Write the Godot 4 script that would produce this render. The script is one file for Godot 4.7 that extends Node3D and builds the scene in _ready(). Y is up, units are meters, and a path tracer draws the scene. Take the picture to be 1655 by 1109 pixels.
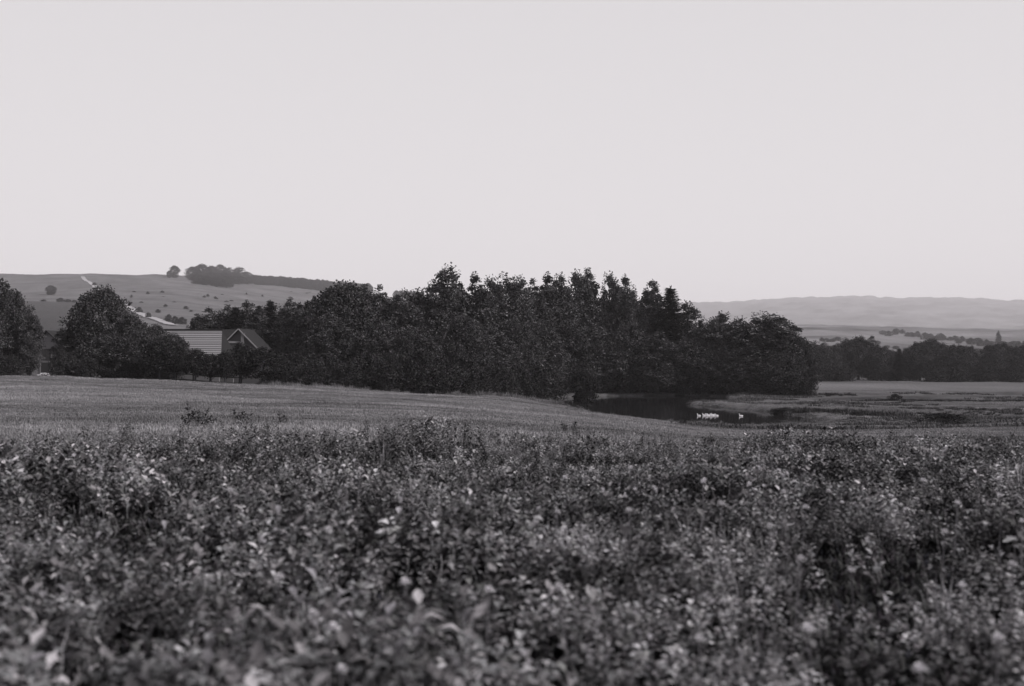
extends Node3D
# A meadow of weeds sloping down to a pond, a dark grove, a farmstead and hazy hills behind.

const EYE := 1.6
const WATER := -4.9
const GROVE := [
	[-43.13, -150, 8.28, 1.76, "alder"],
	[-42.38, -154, 8.91, 1.72, "alder"],
	[-38.82, -148, 8.71, 1.74, "spruce"],
	[-38.0, -152, 9.35, 1.78, "alder"],
	[-35.77, -149, 8.76, 1.57, "alder"],
	[-35.02, -153, 9.85, 1.97, "spruce"],
	[-32.22, -150, 9.43, 1.67, "alder"],
	[-29.94, -147, 8.75, 1.55, "alder"],
	[-29.25, -151, 9.65, 1.95, "spruce"],
	[-26.57, -146, 9.13, 1.71, "alder"],
	[-45.68, -156, 7.36, 1.83, "broad"],
	[-44.22, -158, 8.18, 2.41, "oval"],
	[-40.52, -158, 8.55, 2.41, "oval"],
	[-37.0, -158, 8.82, 2.41, "oval"],
	[-34.74, -157, 8.96, 2.39, "oval"],
	[-31.14, -156, 8.73, 2.38, "oval"],
	[-28.29, -152, 8.28, 2.14, "oval"],
	[-23.24, -154, 9.54, 2.71, "oval"],
	[-17.04, -155, 9.87, 2.54, "oval"],
	[-23.09, -143, 10.9, 3.52, "broad"],
	[-21.32, -150, 10.22, 2.46, "oval"],
	[-20.27, -152, 11.58, 2.32, "alder"],
	[-17.6, -149, 11.21, 2.1, "alder"],
	[-15.19, -146, 10.33, 2.4, "oval"],
	[-13.59, -153, 11.02, 2.69, "oval"],
	[-11.21, -150, 11.27, 2.11, "alder"],
	[-9.16, -151, 14.08, 2.92, "oval"],
	[-7.68, -157, 13.2, 2.21, "alder"],
	[-5.26, -156, 13.58, 2.19, "alder"],
	[-3.05, -160, 13.14, 2.44, "oval"],
	[-1.47, -162, 13.85, 2.66, "oval"],
	[1.41, -166, 13.57, 2.72, "oval"],
	[3.48, -172, 13.7, 2.42, "alder"],
	[5.64, -180, 15.42, 2.74, "alder"],
	[8.36, -184, 15.3, 2.8, "oval"],
	[11.74, -188, 16.04, 3.09, "oval"],
	[14.5, -191, 17.05, 2.46, "alder"],
	[17.43, -190, 15.97, 2.45, "oval"],
	[19.84, -194, 16.04, 2.5, "alder"],
	[21.21, -188, 14.05, 2.2, "oval"],
	[24.37, -192, 14.99, 2.48, "alder"],
	[25.67, -190, 14.3, 2.23, "alder"],
	[27.97, -186, 14.03, 3.71, "spruce"],
	[30.97, -187, 10.81, 3.07, "oval"],
	[33.73, -189, 8.36, 1.77, "spruce"],
	[34.78, -184, 8.07, 3.02, "oval"],
	[37.23, -186, 9.01, 2.94, "oval"],
	[39.1, -181, 7.97, 2.97, "oval"],
	[42.02, -179, 8.84, 3.78, "oval"],
	[45.11, -180, 8.04, 2.74, "oval"],
	[47.11, -178, 7.13, 2.92, "oval"],
	[48.13, -176, 4.18, 2.06, "broad"],
	[-24.07, -138, 6.7, 2.26, "broad"],
	[-17.72, -139, 5.51, 2.44, "broad"],
	[-13.75, -140, 5.13, 2.63, "broad"],
	[-6.63, -146, 6.56, 2.57, "broad"],
	[-3.3, -150, 5.82, 2.81, "oval"],
	[0.23, -156, 6.45, 2.74, "broad"],
	[4.24, -170, 6.38, 2.99, "oval"],
	[9.13, -178, 7.13, 3.34, "broad"],
	[14.59, -181, 6.69, 3.4, "oval"],
	[20.0, -182, 6.72, 3.2, "broad"],
	[24.53, -180, 5.61, 3.17, "oval"],
	[29.97, -181, 4.04, 2.97, "broad"],
	[33.84, -179, 2.44, 2.73, "broad"],
	[39.67, -176, 3.46, 2.89, "oval"],
	[44.32, -174, 1.91, 2.65, "broad"]]
const GROVE_BUSHES := [
	[-27.08, -124, 1.09, 1.74, "bush"],
	[-25.67, -126, 1.82, 1.77, "bush"],
	[-23.06, -122, 1.1, 1.57, "bush"],
	[-22.15, -127, 1.82, 1.94, "bush"],
	[-19.13, -122, 0.88, 1.86, "bush"],
	[-17.4, -125, 1.82, 2.05, "bush"],
	[-14.96, -123, 1.1, 1.87, "bush"],
	[-13.26, -126, 1.6, 1.92, "bush"],
	[-10.81, -125, 2.04, 2.34, "bush"],
	[-8.31, -126, 1.3, 2.22, "bush"],
	[-6.57, -128, -0.05, 1.95, "bush"],
	[-4.42, -131, 0.06, 2.0, "bush"],
	[-2.16, -134, 0.66, 2.36, "bush"],
	[0.36, -138, 0.22, 2.1, "bush"],
	[3.03, -150, 0.54, 2.64, "bush"],
	[5.64, -154, -0.84, 1.99, "bush"],
	[18.6, -184, -0.77, 2.8, "bush"],
	[23.33, -183, -0.55, 2.79, "bush"],
	[28.16, -183, 0.1, 2.79, "bush"],
	[33.65, -178, -0.7, 2.5, "bush"],
	[36.88, -176, -1.19, 2.27, "bush"],
	[40.54, -174, -0.64, 2.45, "bush"],
	[44.61, -172, -1.12, 2.42, "bush"],
	[47.64, -172, -1.83, 1.61, "bush"]]
const FARM_TREES := [
	[-59.67, -119, 10.67, 3.21, "broad"],
	[-55.71, -118, 8.59, 1.87, "broad"],
	[-52.87, -116, 6.97, 1.22, "oval"],
	[-57.97, -114, 6.81, 2.67, "broad"],
	[-47.94, -124, 9.3, 3.27, "broad"],
	[-43.66, -121, 6.21, 2.27, "broad"],
	[-52.25, -126, 5.74, 2.22, "oval"],
	[-44.54, -117, 3.86, 3.02, "broad"],
	[-40.97, -116, 4.18, 2.31, "broad"],
	[-40.28, -119, 4.95, 1.81, "broad"],
	[-37.55, -117, 4.0, 1.65, "broad"]]
const ORCHARD := [
	[-37.39, -112, 3.31, 1.58, "fruit"],
	[-36.07, -113, 3.06, 1.32, "fruit"],
	[-33.28, -111, 2.25, 1.3, "fruit"],
	[-31.94, -112, 1.73, 1.31, "fruit"],
	[-30.43, -112, 1.99, 1.12, "fruit"],
	[-29.37, -114, 2.8, 1.6, "fruit"],
	[-27.2, -115, 2.41, 1.89, "fruit"],
	[-26.03, -117, 2.01, 1.51, "fruit"]]
const FARM_SHRUBS := [
	[-47.89, -112, 2.39, 0.92, "bush"],
	[-47.39, -113, 1.86, 0.93, "bush"],
	[-45.54, -113, 1.47, 1.32, "bush"],
	[-41.6, -114, 1.13, 1.6, "bush"],
	[-53.82, -113, 1.8, 1.32, "bush"],
	[-54.98, -112, 2.13, 1.31, "bush"]]
const FAR_TREES := [
	[85.1, -296, 4.38, 2.78, "oval"],
	[87.04, -292, 2.63, 2.74, "broad"],
	[92.23, -300, 3.71, 2.46, "oval"],
	[95.96, -304, 5.34, 2.67, "oval"],
	[99.04, -302, 5.49, 3.19, "broad"],
	[102.26, -300, 5.82, 2.29, "alder"],
	[104.2, -298, 2.65, 2.62, "broad"],
	[110.04, -306, 1.78, 2.15, "broad"],
	[108.53, -296, 2.64, 2.43, "spruce"],
	[113.74, -302, 2.31, 2.48, "broad"],
	[115.03, -298, 3.87, 2.97, "broad"],
	[120.77, -305, 4.82, 3.22, "broad"],
	[123.12, -302, 4.08, 2.83, "oval"],
	[123.65, -294, 3.15, 3.45, "broad"],
	[129.08, -299, 2.83, 2.8, "broad"],
	[132.68, -300, 1.07, 2.11, "alder"],
	[134.21, -296, 2.99, 2.78, "broad"],
	[140.58, -303, 3.73, 3.02, "broad"],
	[141.93, -298, 2.65, 3.14, "broad"],
	[146.4, -300, 3.36, 3.17, "broad"],
	[150.62, -300, 2.66, 3.52, "broad"],
	[156.22, -302, 3.72, 3.54, "oval"],
	[86.22, -287, -2.44, 2.02, "bush"],
	[89.92, -287, -2.27, 2.19, "bush"],
	[115.55, -288, -2.11, 2.03, "bush"],
	[121.21, -289, -2.47, 2.37, "bush"],
	[128.72, -288, -2.28, 1.86, "bush"],
	[135.81, -288, -2.45, 2.19, "bush"]]
const HEDGE_TREES := [
	[568.99, -1620, 43.0, 5.71, "broad"],
	[557.69, -1562, 40.6, 5.36, "bush"],
	[582.08, -1604, 44.19, 5.29, "bush"],
	[596.78, -1640, 46.4, 5.16, "broad"],
	[605.3, -1636, 45.23, 5.73, "oval"],
	[573.26, -1530, 37.83, 5.37, "bush"],
	[571.02, -1508, 37.4, 5.84, "bush"],
	[609.7, -1588, 40.97, 4.01, "bush"],
	[572.87, -1488, 36.49, 5.3, "oval"],
	[548.72, -1402, 33.98, 5.56, "bush"],
	[536.92, -1354, 32.24, 6.47, "oval"],
	[536.47, -1332, 29.16, 6.18, "broad"],
	[551.32, -1358, 32.88, 5.5, "oval"],
	[535.84, -1314, 30.18, 5.08, "oval"],
	[528.94, -1274, 26.39, 4.43, "bush"],
	[534.99, -1274, 28.19, 3.78, "oval"],
	[500.81, -1184, 22.84, 3.97, "broad"],
	[525.22, -1232, 26.15, 3.62, "bush"],
	[499.15, -1152, 21.99, 4.94, "oval"],
	[478.11, -1100, 21.72, 4.01, "bush"],
	[492.06, -1116, 22.27, 4.76, "broad"],
	[472.31, -1064, 18.81, 4.0, "bush"],
	[485.11, -1080, 18.69, 3.77, "oval"],
	[485.49, -1080, 19.71, 3.15, "bush"],
	[475.53, -1048, 17.94, 4.47, "oval"],
	[479.5, -1030, 17.18, 4.8, "broad"],
	[482.38, -1020, 16.67, 4.77, "oval"],
	[484.52, -1022, 17.65, 5.38, "oval"],
	[479.29, -998, 16.69, 3.34, "bush"],
	[484.78, -998, 16.75, 3.83, "bush"],
	[473.53, -960, 13.14, 4.5, "oval"],
	[487.74, -978, 15.87, 5.41, "broad"],
	[475.22, -946, 14.74, 4.11, "bush"],
	[494.95, -970, 15.99, 3.9, "bush"],
	[346.63, -1182, 24.12, 3.09, "oval"],
	[348.74, -1170, 22.72, 4.63, "bush"],
	[354.03, -1168, 22.21, 3.72, "bush"],
	[367.11, -1190, 24.76, 4.77, "bush"],
	[355.96, -1120, 20.57, 2.82, "bush"],
	[370.63, -1136, 20.64, 3.37, "oval"],
	[371.96, -1116, 20.64, 4.65, "broad"],
	[397.09, -1170, 23.13, 4.31, "bush"],
	[382.65, -1104, 19.14, 2.74, "broad"],
	[291.64, -986, 15.36, 3.89, "bush"],
	[284.75, -942, 12.04, 2.95, "bush"],
	[307.56, -976, 13.73, 3.05, "broad"],
	[296.15, -932, 13.84, 4.22, "broad"],
	[305.82, -934, 12.49, 4.13, "bush"],
	[309.85, -930, 12.39, 3.57, "broad"],
	[312.37, -906, 10.36, 2.69, "bush"],
	[315.57, -894, 9.98, 3.49, "oval"],
	[331.66, -936, 12.46, 3.44, "oval"],
	[334.08, -920, 11.68, 2.88, "broad"],
	[335.79, -900, 10.2, 2.91, "oval"],
	[333.88, -882, 10.65, 3.69, "broad"],
	[346.13, -868, 10.15, 3.86, "oval"],
	[343.13, -848, 9.55, 3.27, "oval"],
	[360.97, -872, 10.34, 3.73, "broad"],
	[358.73, -848, 10.5, 4.36, "oval"],
	[352.24, -830, 9.92, 4.15, "bush"],
	[356.4, -818, 8.46, 2.88, "broad"],
	[369.19, -836, 8.71, 3.78, "broad"],
	[369.24, -820, 9.1, 3.35, "broad"],
	[491.45, -1066, 28.47, 3.75, "alder"]]
const HILL_CLUMP := [
	[-501.97, -1658, 143.49, 9.72, "broad"],
	[-519.14, -1766, 156.88, 11.39, "broad"],
	[-449.79, -1512, 120.36, 8.86, "broad"],
	[-550.38, -1930, 167.9, 11.31, "broad"],
	[-423.5, -1464, 114.02, 8.58, "broad"],
	[-543.36, -1966, 173.31, 11.52, "broad"],
	[-413.12, -1476, 113.21, 9.52, "broad"],
	[-531.96, -1988, 170.57, 11.65, "oval"],
	[-424.17, -1568, 122.0, 10.11, "broad"],
	[-520.45, -2002, 172.93, 10.56, "oval"],
	[-445.5, -1706, 133.6, 11.0, "broad"],
	[-508.22, -2014, 164.51, 10.62, "broad"],
	[-472.61, -1886, 145.32, 9.95, "broad"],
	[-494.14, -2024, 159.39, 9.49, "broad"],
	[-468.42, -1646, 133.78, 9.65, "broad"],
	[-469.14, -1712, 139.08, 10.04, "broad"],
	[-496.4, -1884, 152.89, 11.04, "broad"],
	[-479.41, -2032, 155.25, 8.34, "broad"]]
const LONE_TREES := [
	[-545.22, -1702, 149.25, 7.98, "broad"],
	[-548.0, -1686, 139.96, 3.95, "broad"],
	[-472.82, -1082, 75.17, 5.07, "broad"]]
const HILL_SHRUBS := [
	[-260.64, -738, 36.64, 2.16, "bush"],
	[-223.84, -650, 29.03, 1.91, "bush"],
	[-192.11, -590, 25.46, 2.08, "bush"],
	[-180.01, -564, 23.42, 2.31, "bush"],
	[-175.75, -562, 23.01, 2.31, "bush"],
	[-491.78, -1242, 89.69, 2.91, "bush"],
	[-459.15, -1170, 80.47, 2.74, "bush"],
	[-433.26, -1114, 73.43, 2.61, "bush"],
	[-400.24, -936, 54.27, 3.29, "bush"],
	[-388.61, -924, 52.51, 3.25, "bush"],
	[-405.84, -914, 51.96, 2.68, "bush"],
	[-378.22, -912, 51.32, 2.67, "bush"],
	[-253.03, -754, 36.07, 1.77, "bush"],
	[-265.3, -858, 43.34, 2.01, "bush"],
	[-329.53, -1130, 67.84, 1.99, "bush"],
	[-383.19, -1156, 74.78, 2.03, "bush"],
	[-200.08, -608, 23.62, 1.16, "bush"],
	[-376.42, -1044, 63.49, 1.24, "bush"],
	[-336.41, -1422, 86.35, 1.65, "bush"],
	[-349.8, -1798, 112.12, 2.28, "bush"],
	[-342.45, -1186, 72.65, 1.49, "bush"],
	[-280.86, -1770, 103.32, 3.27, "bush"],
	[-244.55, -804, 37.79, 1.47, "bush"],
	[-341.11, -1908, 121.07, 4.32, "bush"],
	[-292.89, -1082, 59.97, 2.11, "bush"],
	[-327.73, -1788, 111.19, 1.93, "bush"],
	[-306.44, -1464, 85.23, 3.33, "bush"],
	[-351.15, -1832, 115.35, 3.03, "bush"],
	[-294.73, -1108, 61.81, 2.11, "bush"],
	[-352.35, -1066, 63.37, 1.47, "bush"],
	[-306.66, -958, 52.38, 2.01, "bush"],
	[-321.73, -1778, 107.89, 3.29, "bush"],
	[-270.6, -1666, 94.3, 1.5, "bush"],
	[-365.47, -1746, 111.3, 2.13, "bush"],
	[-338.94, -1176, 72.33, 1.53, "bush"],
	[-409.27, -1142, 73.45, 1.88, "bush"],
	[-220.88, -738, 32.21, 1.41, "bush"],
	[-330.57, -2050, 133.19, 2.96, "bush"],
	[-345.41, -1372, 85.95, 1.21, "bush"],
	[-280.78, -1452, 79.97, 3.33, "bush"],
	[-318.93, -1516, 88.99, 3.49, "bush"],
	[-322.24, -1146, 67.86, 1.8, "bush"],
	[-389.31, -1128, 72.09, 1.74, "bush"],
	[-323.24, -920, 50.38, 1.77, "bush"],
	[-341.55, -1244, 76.6, 1.45, "bush"],
	[-312.62, -1116, 64.9, 1.98, "bush"],
	[-358.77, -958, 54.19, 0.97, "bush"],
	[-297.08, -1812, 109.1, 2.13, "bush"],
	[-289.02, -880, 45.97, 1.61, "bush"],
	[-296.41, -784, 39.23, 1.54, "bush"]]
const POND := [Vector2(4.74, -154.01), Vector2(6.54, -144.01), Vector2(7.93, -132.01), Vector2(9.26, -119.24), Vector2(11.10, -109.79), Vector2(13.52, -103.64), Vector2(16.10, -100.81), Vector2(18.55, -98.13), Vector2(21.33, -97.70), Vector2(24.41, -98.57), Vector2(27.79, -100.35), Vector2(31.43, -104.61), Vector2(32.34, -110.89), Vector2(31.98, -117.97), Vector2(30.47, -126.01), Vector2(28.39, -133.60), Vector2(26.37, -139.48), Vector2(24.17, -144.95), Vector2(25.18, -147.85), Vector2(28.08, -150.87), Vector2(32.73, -154.01), Vector2(36.08, -163.07), Vector2(35.06, -174.63), Vector2(28.57, -178.85), Vector2(17.94, -177.42), Vector2(11.43, -173.27), Vector2(6.06, -165.51)]
const COLS := [-0.8368, -0.4851, -0.3678, -0.3092, -0.2213, -0.1509, -0.0806, 0.0015, 0.1011, 0.1890, 0.2770, 0.3649, 0.4851, 0.8045]
const ROWS := [0.0, 17.0, 40.0, 60.0, 80.0, 100.0, 115.0, 130.0, 160.0, 200.0, 300.0, 450.0, 700.0, 1000.0, 1300.0, 1600.0, 1800.0, 2100.0, 2600.0, 3500.0, 9500.0, 11500.0, 13000.0]
# ground heights in metres, one line per column of bearings (COLS), one number per distance (ROWS)
const HEIGHTS := [
	[0, 0, -0.1, -0.15, -0.2, -0.25, -0.3, -0.5, -0.8, 3.12, 7.4, 15.58, 33.6, 57.87, 93.04, 127.27, 138.76, 134.54, 89.99, 79.56, 213.21, 127.92, 30],
	[0, 0, -0.1, -0.2, -0.25, -0.3, -0.35, -0.7, -1, 3.12, 7.4, 15.58, 33.6, 57.87, 93.04, 128.21, 139.82, 134.54, 89.99, 79.56, 213.21, 127.92, 30],
	[0, 0, -0.15, -0.3, -0.45, -0.6, -0.75, -1.1, -1.4, 2.3, 6.17, 14.26, 30.73, 56.7, 91.52, 126.34, 138.76, 134.54, 89.99, 79.56, 213.21, 127.92, 30],
	[0, 0, -0.2, -0.4, -0.65, -0.85, -1.05, -1.4, -1.7, 1.95, 5.47, 12.68, 28.68, 54.35, 86.95, 118.83, 139.82, 153.01, 112.85, 79.56, 213.21, 127.92, 30],
	[0, 0, -0.3, -0.6, -0.9, -1.2, -1.45, -1.8, -2.2, 0.9, 3.36, 9.51, 23.76, 44.98, 70.18, 97.26, 116.61, 144.39, 150.96, 100.08, 241.05, 144.63, 30],
	[0, 0, -0.35, -0.75, -1.15, -1.6, -1.95, -2.3, -2.8, -1.21, 0.37, 5.82, 18.01, 37.36, 59.51, 84.13, 101.83, 128.39, 135.71, 120.59, 268.89, 161.34, 30],
	[0, 0, -0.4, -0.95, -1.5, -2, -2.4, -2.8, -3.4, -3.21, -1.57, 2.39, 12.27, 29.74, 49.61, 70.06, 86.01, 111.15, 120.47, 120.59, 408.11, 244.86, 30],
	[0, -0.05, -0.6, -1.3, -1.95, -2.6, -3.05, -3.5, -4, -4.14, -2.97, 1.07, 6.93, 16.84, 28.27, 40.05, 48.02, 58.22, 74.75, 79.56, 452.66, 271.59, 30],
	[0, -0.1, -0.95, -1.9, -3, -4.1, -4.6, -4.7, -4.6, -4.26, -3.68, -1.57, 2.83, 10.98, 20.65, 30.67, 37.47, 48.38, 64.09, 69.3, 458.22, 274.93, 30],
	[0, -0.16, -1.3, -2.55, -3.75, -4.72, -4.75, -4.65, -4.6, -4.38, -4.2, -3.15, 0.78, 8.63, 19.89, 31.61, 40.64, 55.76, 74.75, 79.56, 469.36, 281.62, 30],
	[0, -0.16, -1.3, -2.5, -3.7, -4.6, -4.7, -4.6, -4.6, -4.61, -4.73, -3.68, 1.19, 10.98, 24.46, 37.24, 45.91, 60.69, 80.85, 85.71, 508.34, 305, 30],
	[0, -0.18, -1.3, -2.45, -3.6, -4.45, -4.6, -4.6, -4.65, -4.67, -4.91, -3.68, 1.19, 10.98, 22.94, 35.36, 44.86, 58.22, 74.75, 79.56, 513.91, 308.35, 30],
	[0, -0.2, -1.3, -2.4, -3.5, -4.3, -4.5, -4.6, -4.7, -4.73, -4.99, -3.94, 0.78, 10.39, 22.17, 34.43, 43.8, 54.53, 70.18, 75.46, 486.07, 291.64, 30],
	[0, -0.2, -1.3, -2.4, -3.5, -4.3, -4.5, -4.6, -4.7, -4.73, -4.99, -3.94, 0.78, 10.39, 22.17, 34.43, 43.8, 54.53, 70.18, 75.46, 435.95, 261.57, 30]]
const TRACK := [Vector2(-170.7, -532.0), Vector2(-192.9, -582.0), Vector2(-218.5, -640.0), Vector2(-246.7, -702.0), Vector2(-287.2, -796.0), Vector2(-335.0, -908.0), Vector2(-381.0, -1010.0), Vector2(-424.7, -1102.0), Vector2(-453.1, -1158.0), Vector2(-492.5, -1242.0), Vector2(-532.9, -1330.0), Vector2(-566.6, -1400.0), Vector2(-591.1, -1452.0)]


var slopes := []
var bumps := FastNoiseLite.new()
var patches := FastNoiseLite.new()
var rng := RandomNumberGenerator.new()
var taken := {}
var mat := {}
var kinds := {}

# ---------------------------------------------------------------- helpers

func grey(v: float) -> Color:                      # a linear base colour, near neutral
	return Color(v, v * 0.975, v * 1.02)

func plain(v: float, rough := 0.8, spec := 0.5) -> StandardMaterial3D:
	var m := StandardMaterial3D.new()
	m.albedo_color = grey(v).linear_to_srgb()
	m.roughness = rough
	m.metallic_specular = spec
	return m

func tinted(rough := 0.8, spec := 0.5, through := 0.0) -> StandardMaterial3D:
	var m := StandardMaterial3D.new()
	m.vertex_color_use_as_albedo = true
	m.roughness = rough
	m.metallic_specular = spec
	if through > 0.0:
		m.backlight_enabled = true
		m.backlight = Color(through, through, through)
	return m

func numbered(called: String) -> String:
	var n: int = taken.get(called, 0)
	taken[called] = n + 1
	return called if n == 0 else "%s_%03d" % [called, n]

func tag(o: Node, label: String, category: String, group := "") -> void:
	o.set_meta("label", label)
	o.set_meta("category", category)
	if group:
		o.set_meta("group", group)

func thing(called: String, label: String, category: String, at: Vector3, turn := 0.0, group := "") -> Node3D:
	var o := Node3D.new()
	o.name = numbered(called)
	add_child(o)
	o.position = at
	o.rotation.y = turn
	tag(o, label, category, group)
	return o

func part(called: String, mesh: Mesh, m: Material, parent: Node) -> MeshInstance3D:
	var o := MeshInstance3D.new()
	o.name = called
	o.mesh = mesh
	if m:
		o.material_override = m
	parent.add_child(o, true)
	return o

func setting(called: String, mesh: Mesh, m: Material) -> MeshInstance3D:
	var o := part(numbered(called), mesh, m, self)
	o.set_meta("kind", "structure")
	return o

class Soup:                                        # triangles with a colour at each corner
	var v := PackedVector3Array()
	var c := PackedColorArray()
	func tri(a: Vector3, b: Vector3, d: Vector3, col: Color) -> void:
		v.append(a); v.append(b); v.append(d)
		c.append(col); c.append(col); c.append(col)
	func quad(a: Vector3, b: Vector3, d: Vector3, e: Vector3, col: Color) -> void:
		tri(a, b, d, col)
		tri(a, d, e, col)
	func tube(a: Vector3, b: Vector3, ra: float, rb: float, sides: int, col: Color) -> void:
		var ax := (b - a).normalized()
		var s := ax.cross(Vector3.RIGHT if absf(ax.x) < 0.8 else Vector3.UP).normalized()
		var t := ax.cross(s)
		for i in sides:
			var p := TAU * i / sides
			var q := TAU * (i + 1) / sides
			var dp := s * cos(p) + t * sin(p)
			var dq := s * cos(q) + t * sin(q)
			quad(a + dp * ra, a + dq * ra, b + dq * rb, b + dp * rb, col)
	func mesh() -> ArrayMesh:
		var arr := []
		arr.resize(Mesh.ARRAY_MAX)
		arr[Mesh.ARRAY_VERTEX] = v
		arr[Mesh.ARRAY_COLOR] = c
		var m := ArrayMesh.new()
		m.add_surface_from_arrays(Mesh.PRIMITIVE_TRIANGLES, arr)
		return m

func solid(shapes: Array) -> ArrayMesh:            # boxes and prisms, each a list of 8 corners
	var s := Soup.new()
	for q in shapes:
		for f in [[0, 1, 2, 3], [7, 6, 5, 4], [0, 4, 5, 1], [1, 5, 6, 2], [2, 6, 7, 3], [3, 7, 4, 0]]:
			s.quad(q[f[0]], q[f[3]], q[f[2]], q[f[1]], Color.WHITE)
	return s.mesh()

func box(lo: Vector3, hi: Vector3) -> Array:
	return [Vector3(lo.x, lo.y, hi.z), Vector3(hi.x, lo.y, hi.z), Vector3(hi.x, hi.y, hi.z), Vector3(lo.x, hi.y, hi.z),
		Vector3(lo.x, lo.y, lo.z), Vector3(hi.x, lo.y, lo.z), Vector3(hi.x, hi.y, lo.z), Vector3(lo.x, hi.y, lo.z)]

func slab(a: Vector3, b: Vector3, c: Vector3, d: Vector3, thick: Vector3) -> Array:   # a sheet a b c d made thick
	return [a + thick, b + thick, c + thick, d + thick, a, b, c, d]

func bar(a: Vector3, b: Vector3, w: float, h: float) -> Array:
	var ax := (b - a).normalized()
	var s := ax.cross(Vector3.UP if absf(ax.y) < 0.9 else Vector3.BACK).normalized() * w / 2
	var t := s.cross(ax).normalized() * h / 2
	return [a - s - t, b - s - t, b - s + t, a - s + t, a + s - t, b + s - t, b + s + t, a + s + t]

func scatter(called: String, mesh: Mesh, m: Material, places: Array, tones: PackedFloat32Array, parent: Node = self) -> MultiMeshInstance3D:
	var mm := MultiMesh.new()
	mm.transform_format = MultiMesh.TRANSFORM_3D
	mm.use_colors = true
	mm.mesh = mesh
	mm.instance_count = places.size()
	for i in places.size():
		mm.set_instance_transform(i, places[i])
		mm.set_instance_color(i, Color(tones[i], tones[i], tones[i]))
	var o := MultiMeshInstance3D.new()
	o.name = called if parent != self else numbered(called)
	o.multimesh = mm
	o.material_override = m
	o.set_meta("kind", "stuff")
	parent.add_child(o, true)
	return o

# ---------------------------------------------------------------- ground

func prepare_ground() -> void:
	bumps.seed = 11
	bumps.frequency = 0.05
	bumps.fractal_octaves = 4
	patches.seed = 5
	patches.frequency = 0.02
	patches.fractal_octaves = 4
	for h in HEIGHTS:
		var s := []
		for i in ROWS.size():
			if i == 0 or i == ROWS.size() - 1:
				s.append(0.0)
				continue
			var a: float = (h[i] - h[i - 1]) / (ROWS[i] - ROWS[i - 1])
			var b: float = (h[i + 1] - h[i]) / (ROWS[i + 1] - ROWS[i])
			s.append(0.0 if a * b <= 0.0 else 2.0 * a * b / (a + b))
		slopes.append(s)

func column_height(c: int, d: float) -> float:
	var i := 0
	while i < ROWS.size() - 2 and d > ROWS[i + 1]:
		i += 1
	var w: float = ROWS[i + 1] - ROWS[i]
	var t := clampf((d - ROWS[i]) / w, 0.0, 1.0)
	var h: Array = HEIGHTS[c]
	var s: Array = slopes[c]
	var t2 := t * t
	var t3 := t2 * t
	return (2 * t3 - 3 * t2 + 1) * h[i] + (t3 - 2 * t2 + t) * w * s[i] + (3 * t2 - 2 * t3) * h[i + 1] + (t3 - t2) * w * s[i + 1]

func across(h: Array, t: float) -> float:          # h: the heights of all columns at one distance
	var n := COLS.size()
	if t <= COLS[0]:
		return h[0]
	if t >= COLS[n - 1]:
		return h[n - 1]
	var i := 0
	while t > COLS[i + 1]:
		i += 1
	var w: float = COLS[i + 1] - COLS[i]
	var u: float = (t - COLS[i]) / w
	var a: float = (h[i + 1] - h[maxi(i - 1, 0)]) / (COLS[i + 1] - COLS[maxi(i - 1, 0)]) * w
	var b: float = (h[mini(i + 2, n - 1)] - h[i]) / (COLS[mini(i + 2, n - 1)] - COLS[i]) * w
	var u2 := u * u
	var u3 := u2 * u
	return (2 * u3 - 3 * u2 + 1) * h[i] + (u3 - 2 * u2 + u) * a + (3 * u2 - 2 * u3) * h[i + 1] + (u3 - u2) * b

func shore(x: float, z: float) -> float:           # metres from the pond's edge, negative in the water
	if x < -10.0 or x > 60.0 or z > -80.0 or z < -200.0:
		return 20.0
	var p := Vector2(x, z)
	var best := 1e9
	var inside := false
	var n := POND.size()
	for i in n:
		var a: Vector2 = POND[i]
		var b: Vector2 = POND[(i + 1) % n]
		best = minf(best, p.distance_squared_to(Geometry2D.get_closest_point_to_segment(p, a, b)))
		if (a.y > z) != (b.y > z) and x < (b.x - a.x) * (z - a.y) / (b.y - a.y) + a.x:
			inside = not inside
	return -sqrt(best) if inside else sqrt(best)

func finish_height(h: float, x: float, z: float, r: float) -> float:
	h += bumps.get_noise_2d(x, z) * clampf(r * 0.004, 0.03, 0.35)
	h += bumps.get_noise_2d(x * 0.035 + 80.0, z * 0.035) * 26.0 * smoothstep(3600.0, 8000.0, r)
	h += bumps.get_noise_2d(x * 0.12 + 300.0, z * 0.12) * clampf((r - 200.0) * 0.0025, 0.0, 20.0)
	var s := shore(x, z)
	if s < 12.0:
		s += bumps.get_noise_2d(x * 5.0, z * 5.0) * 1.1
		if s < 0.0:
			h = WATER - minf(1.0, -s * 0.35) - 0.02
		else:
			var bank := WATER + 0.05 + minf(0.3, s * 0.25) + absf(bumps.get_noise_2d(x * 3.0 + 50.0, z * 3.0)) * minf(s * 0.3, 0.55)
			h = lerpf(maxf(bank, WATER + 0.04), maxf(h, WATER + 0.15), smoothstep(0.0, 8.0, s))
	elif s < 20.0:
		h = maxf(h, WATER + 0.15)
	return h

func height(x: float, z: float) -> float:
	var r := Vector2(x, z).length()
	var a := atan2(x, -z)
	var lim := clampf(a, -0.6, 0.6)
	var d := r * cos(lim)
	var h := []
	for c in COLS.size():
		h.append(column_height(c, d))
	return finish_height(across(h, tan(lim)), x, z, r)

func on_ground(x: float, z: float) -> Vector3:
	return Vector3(x, height(x, z), z)

func ground_up(x: float, z: float) -> Vector3:
	var e := 0.4
	var y := height(x, z)
	return Vector3(y - height(x + e, z), e, y - height(x, z + e)).normalized()

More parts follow.
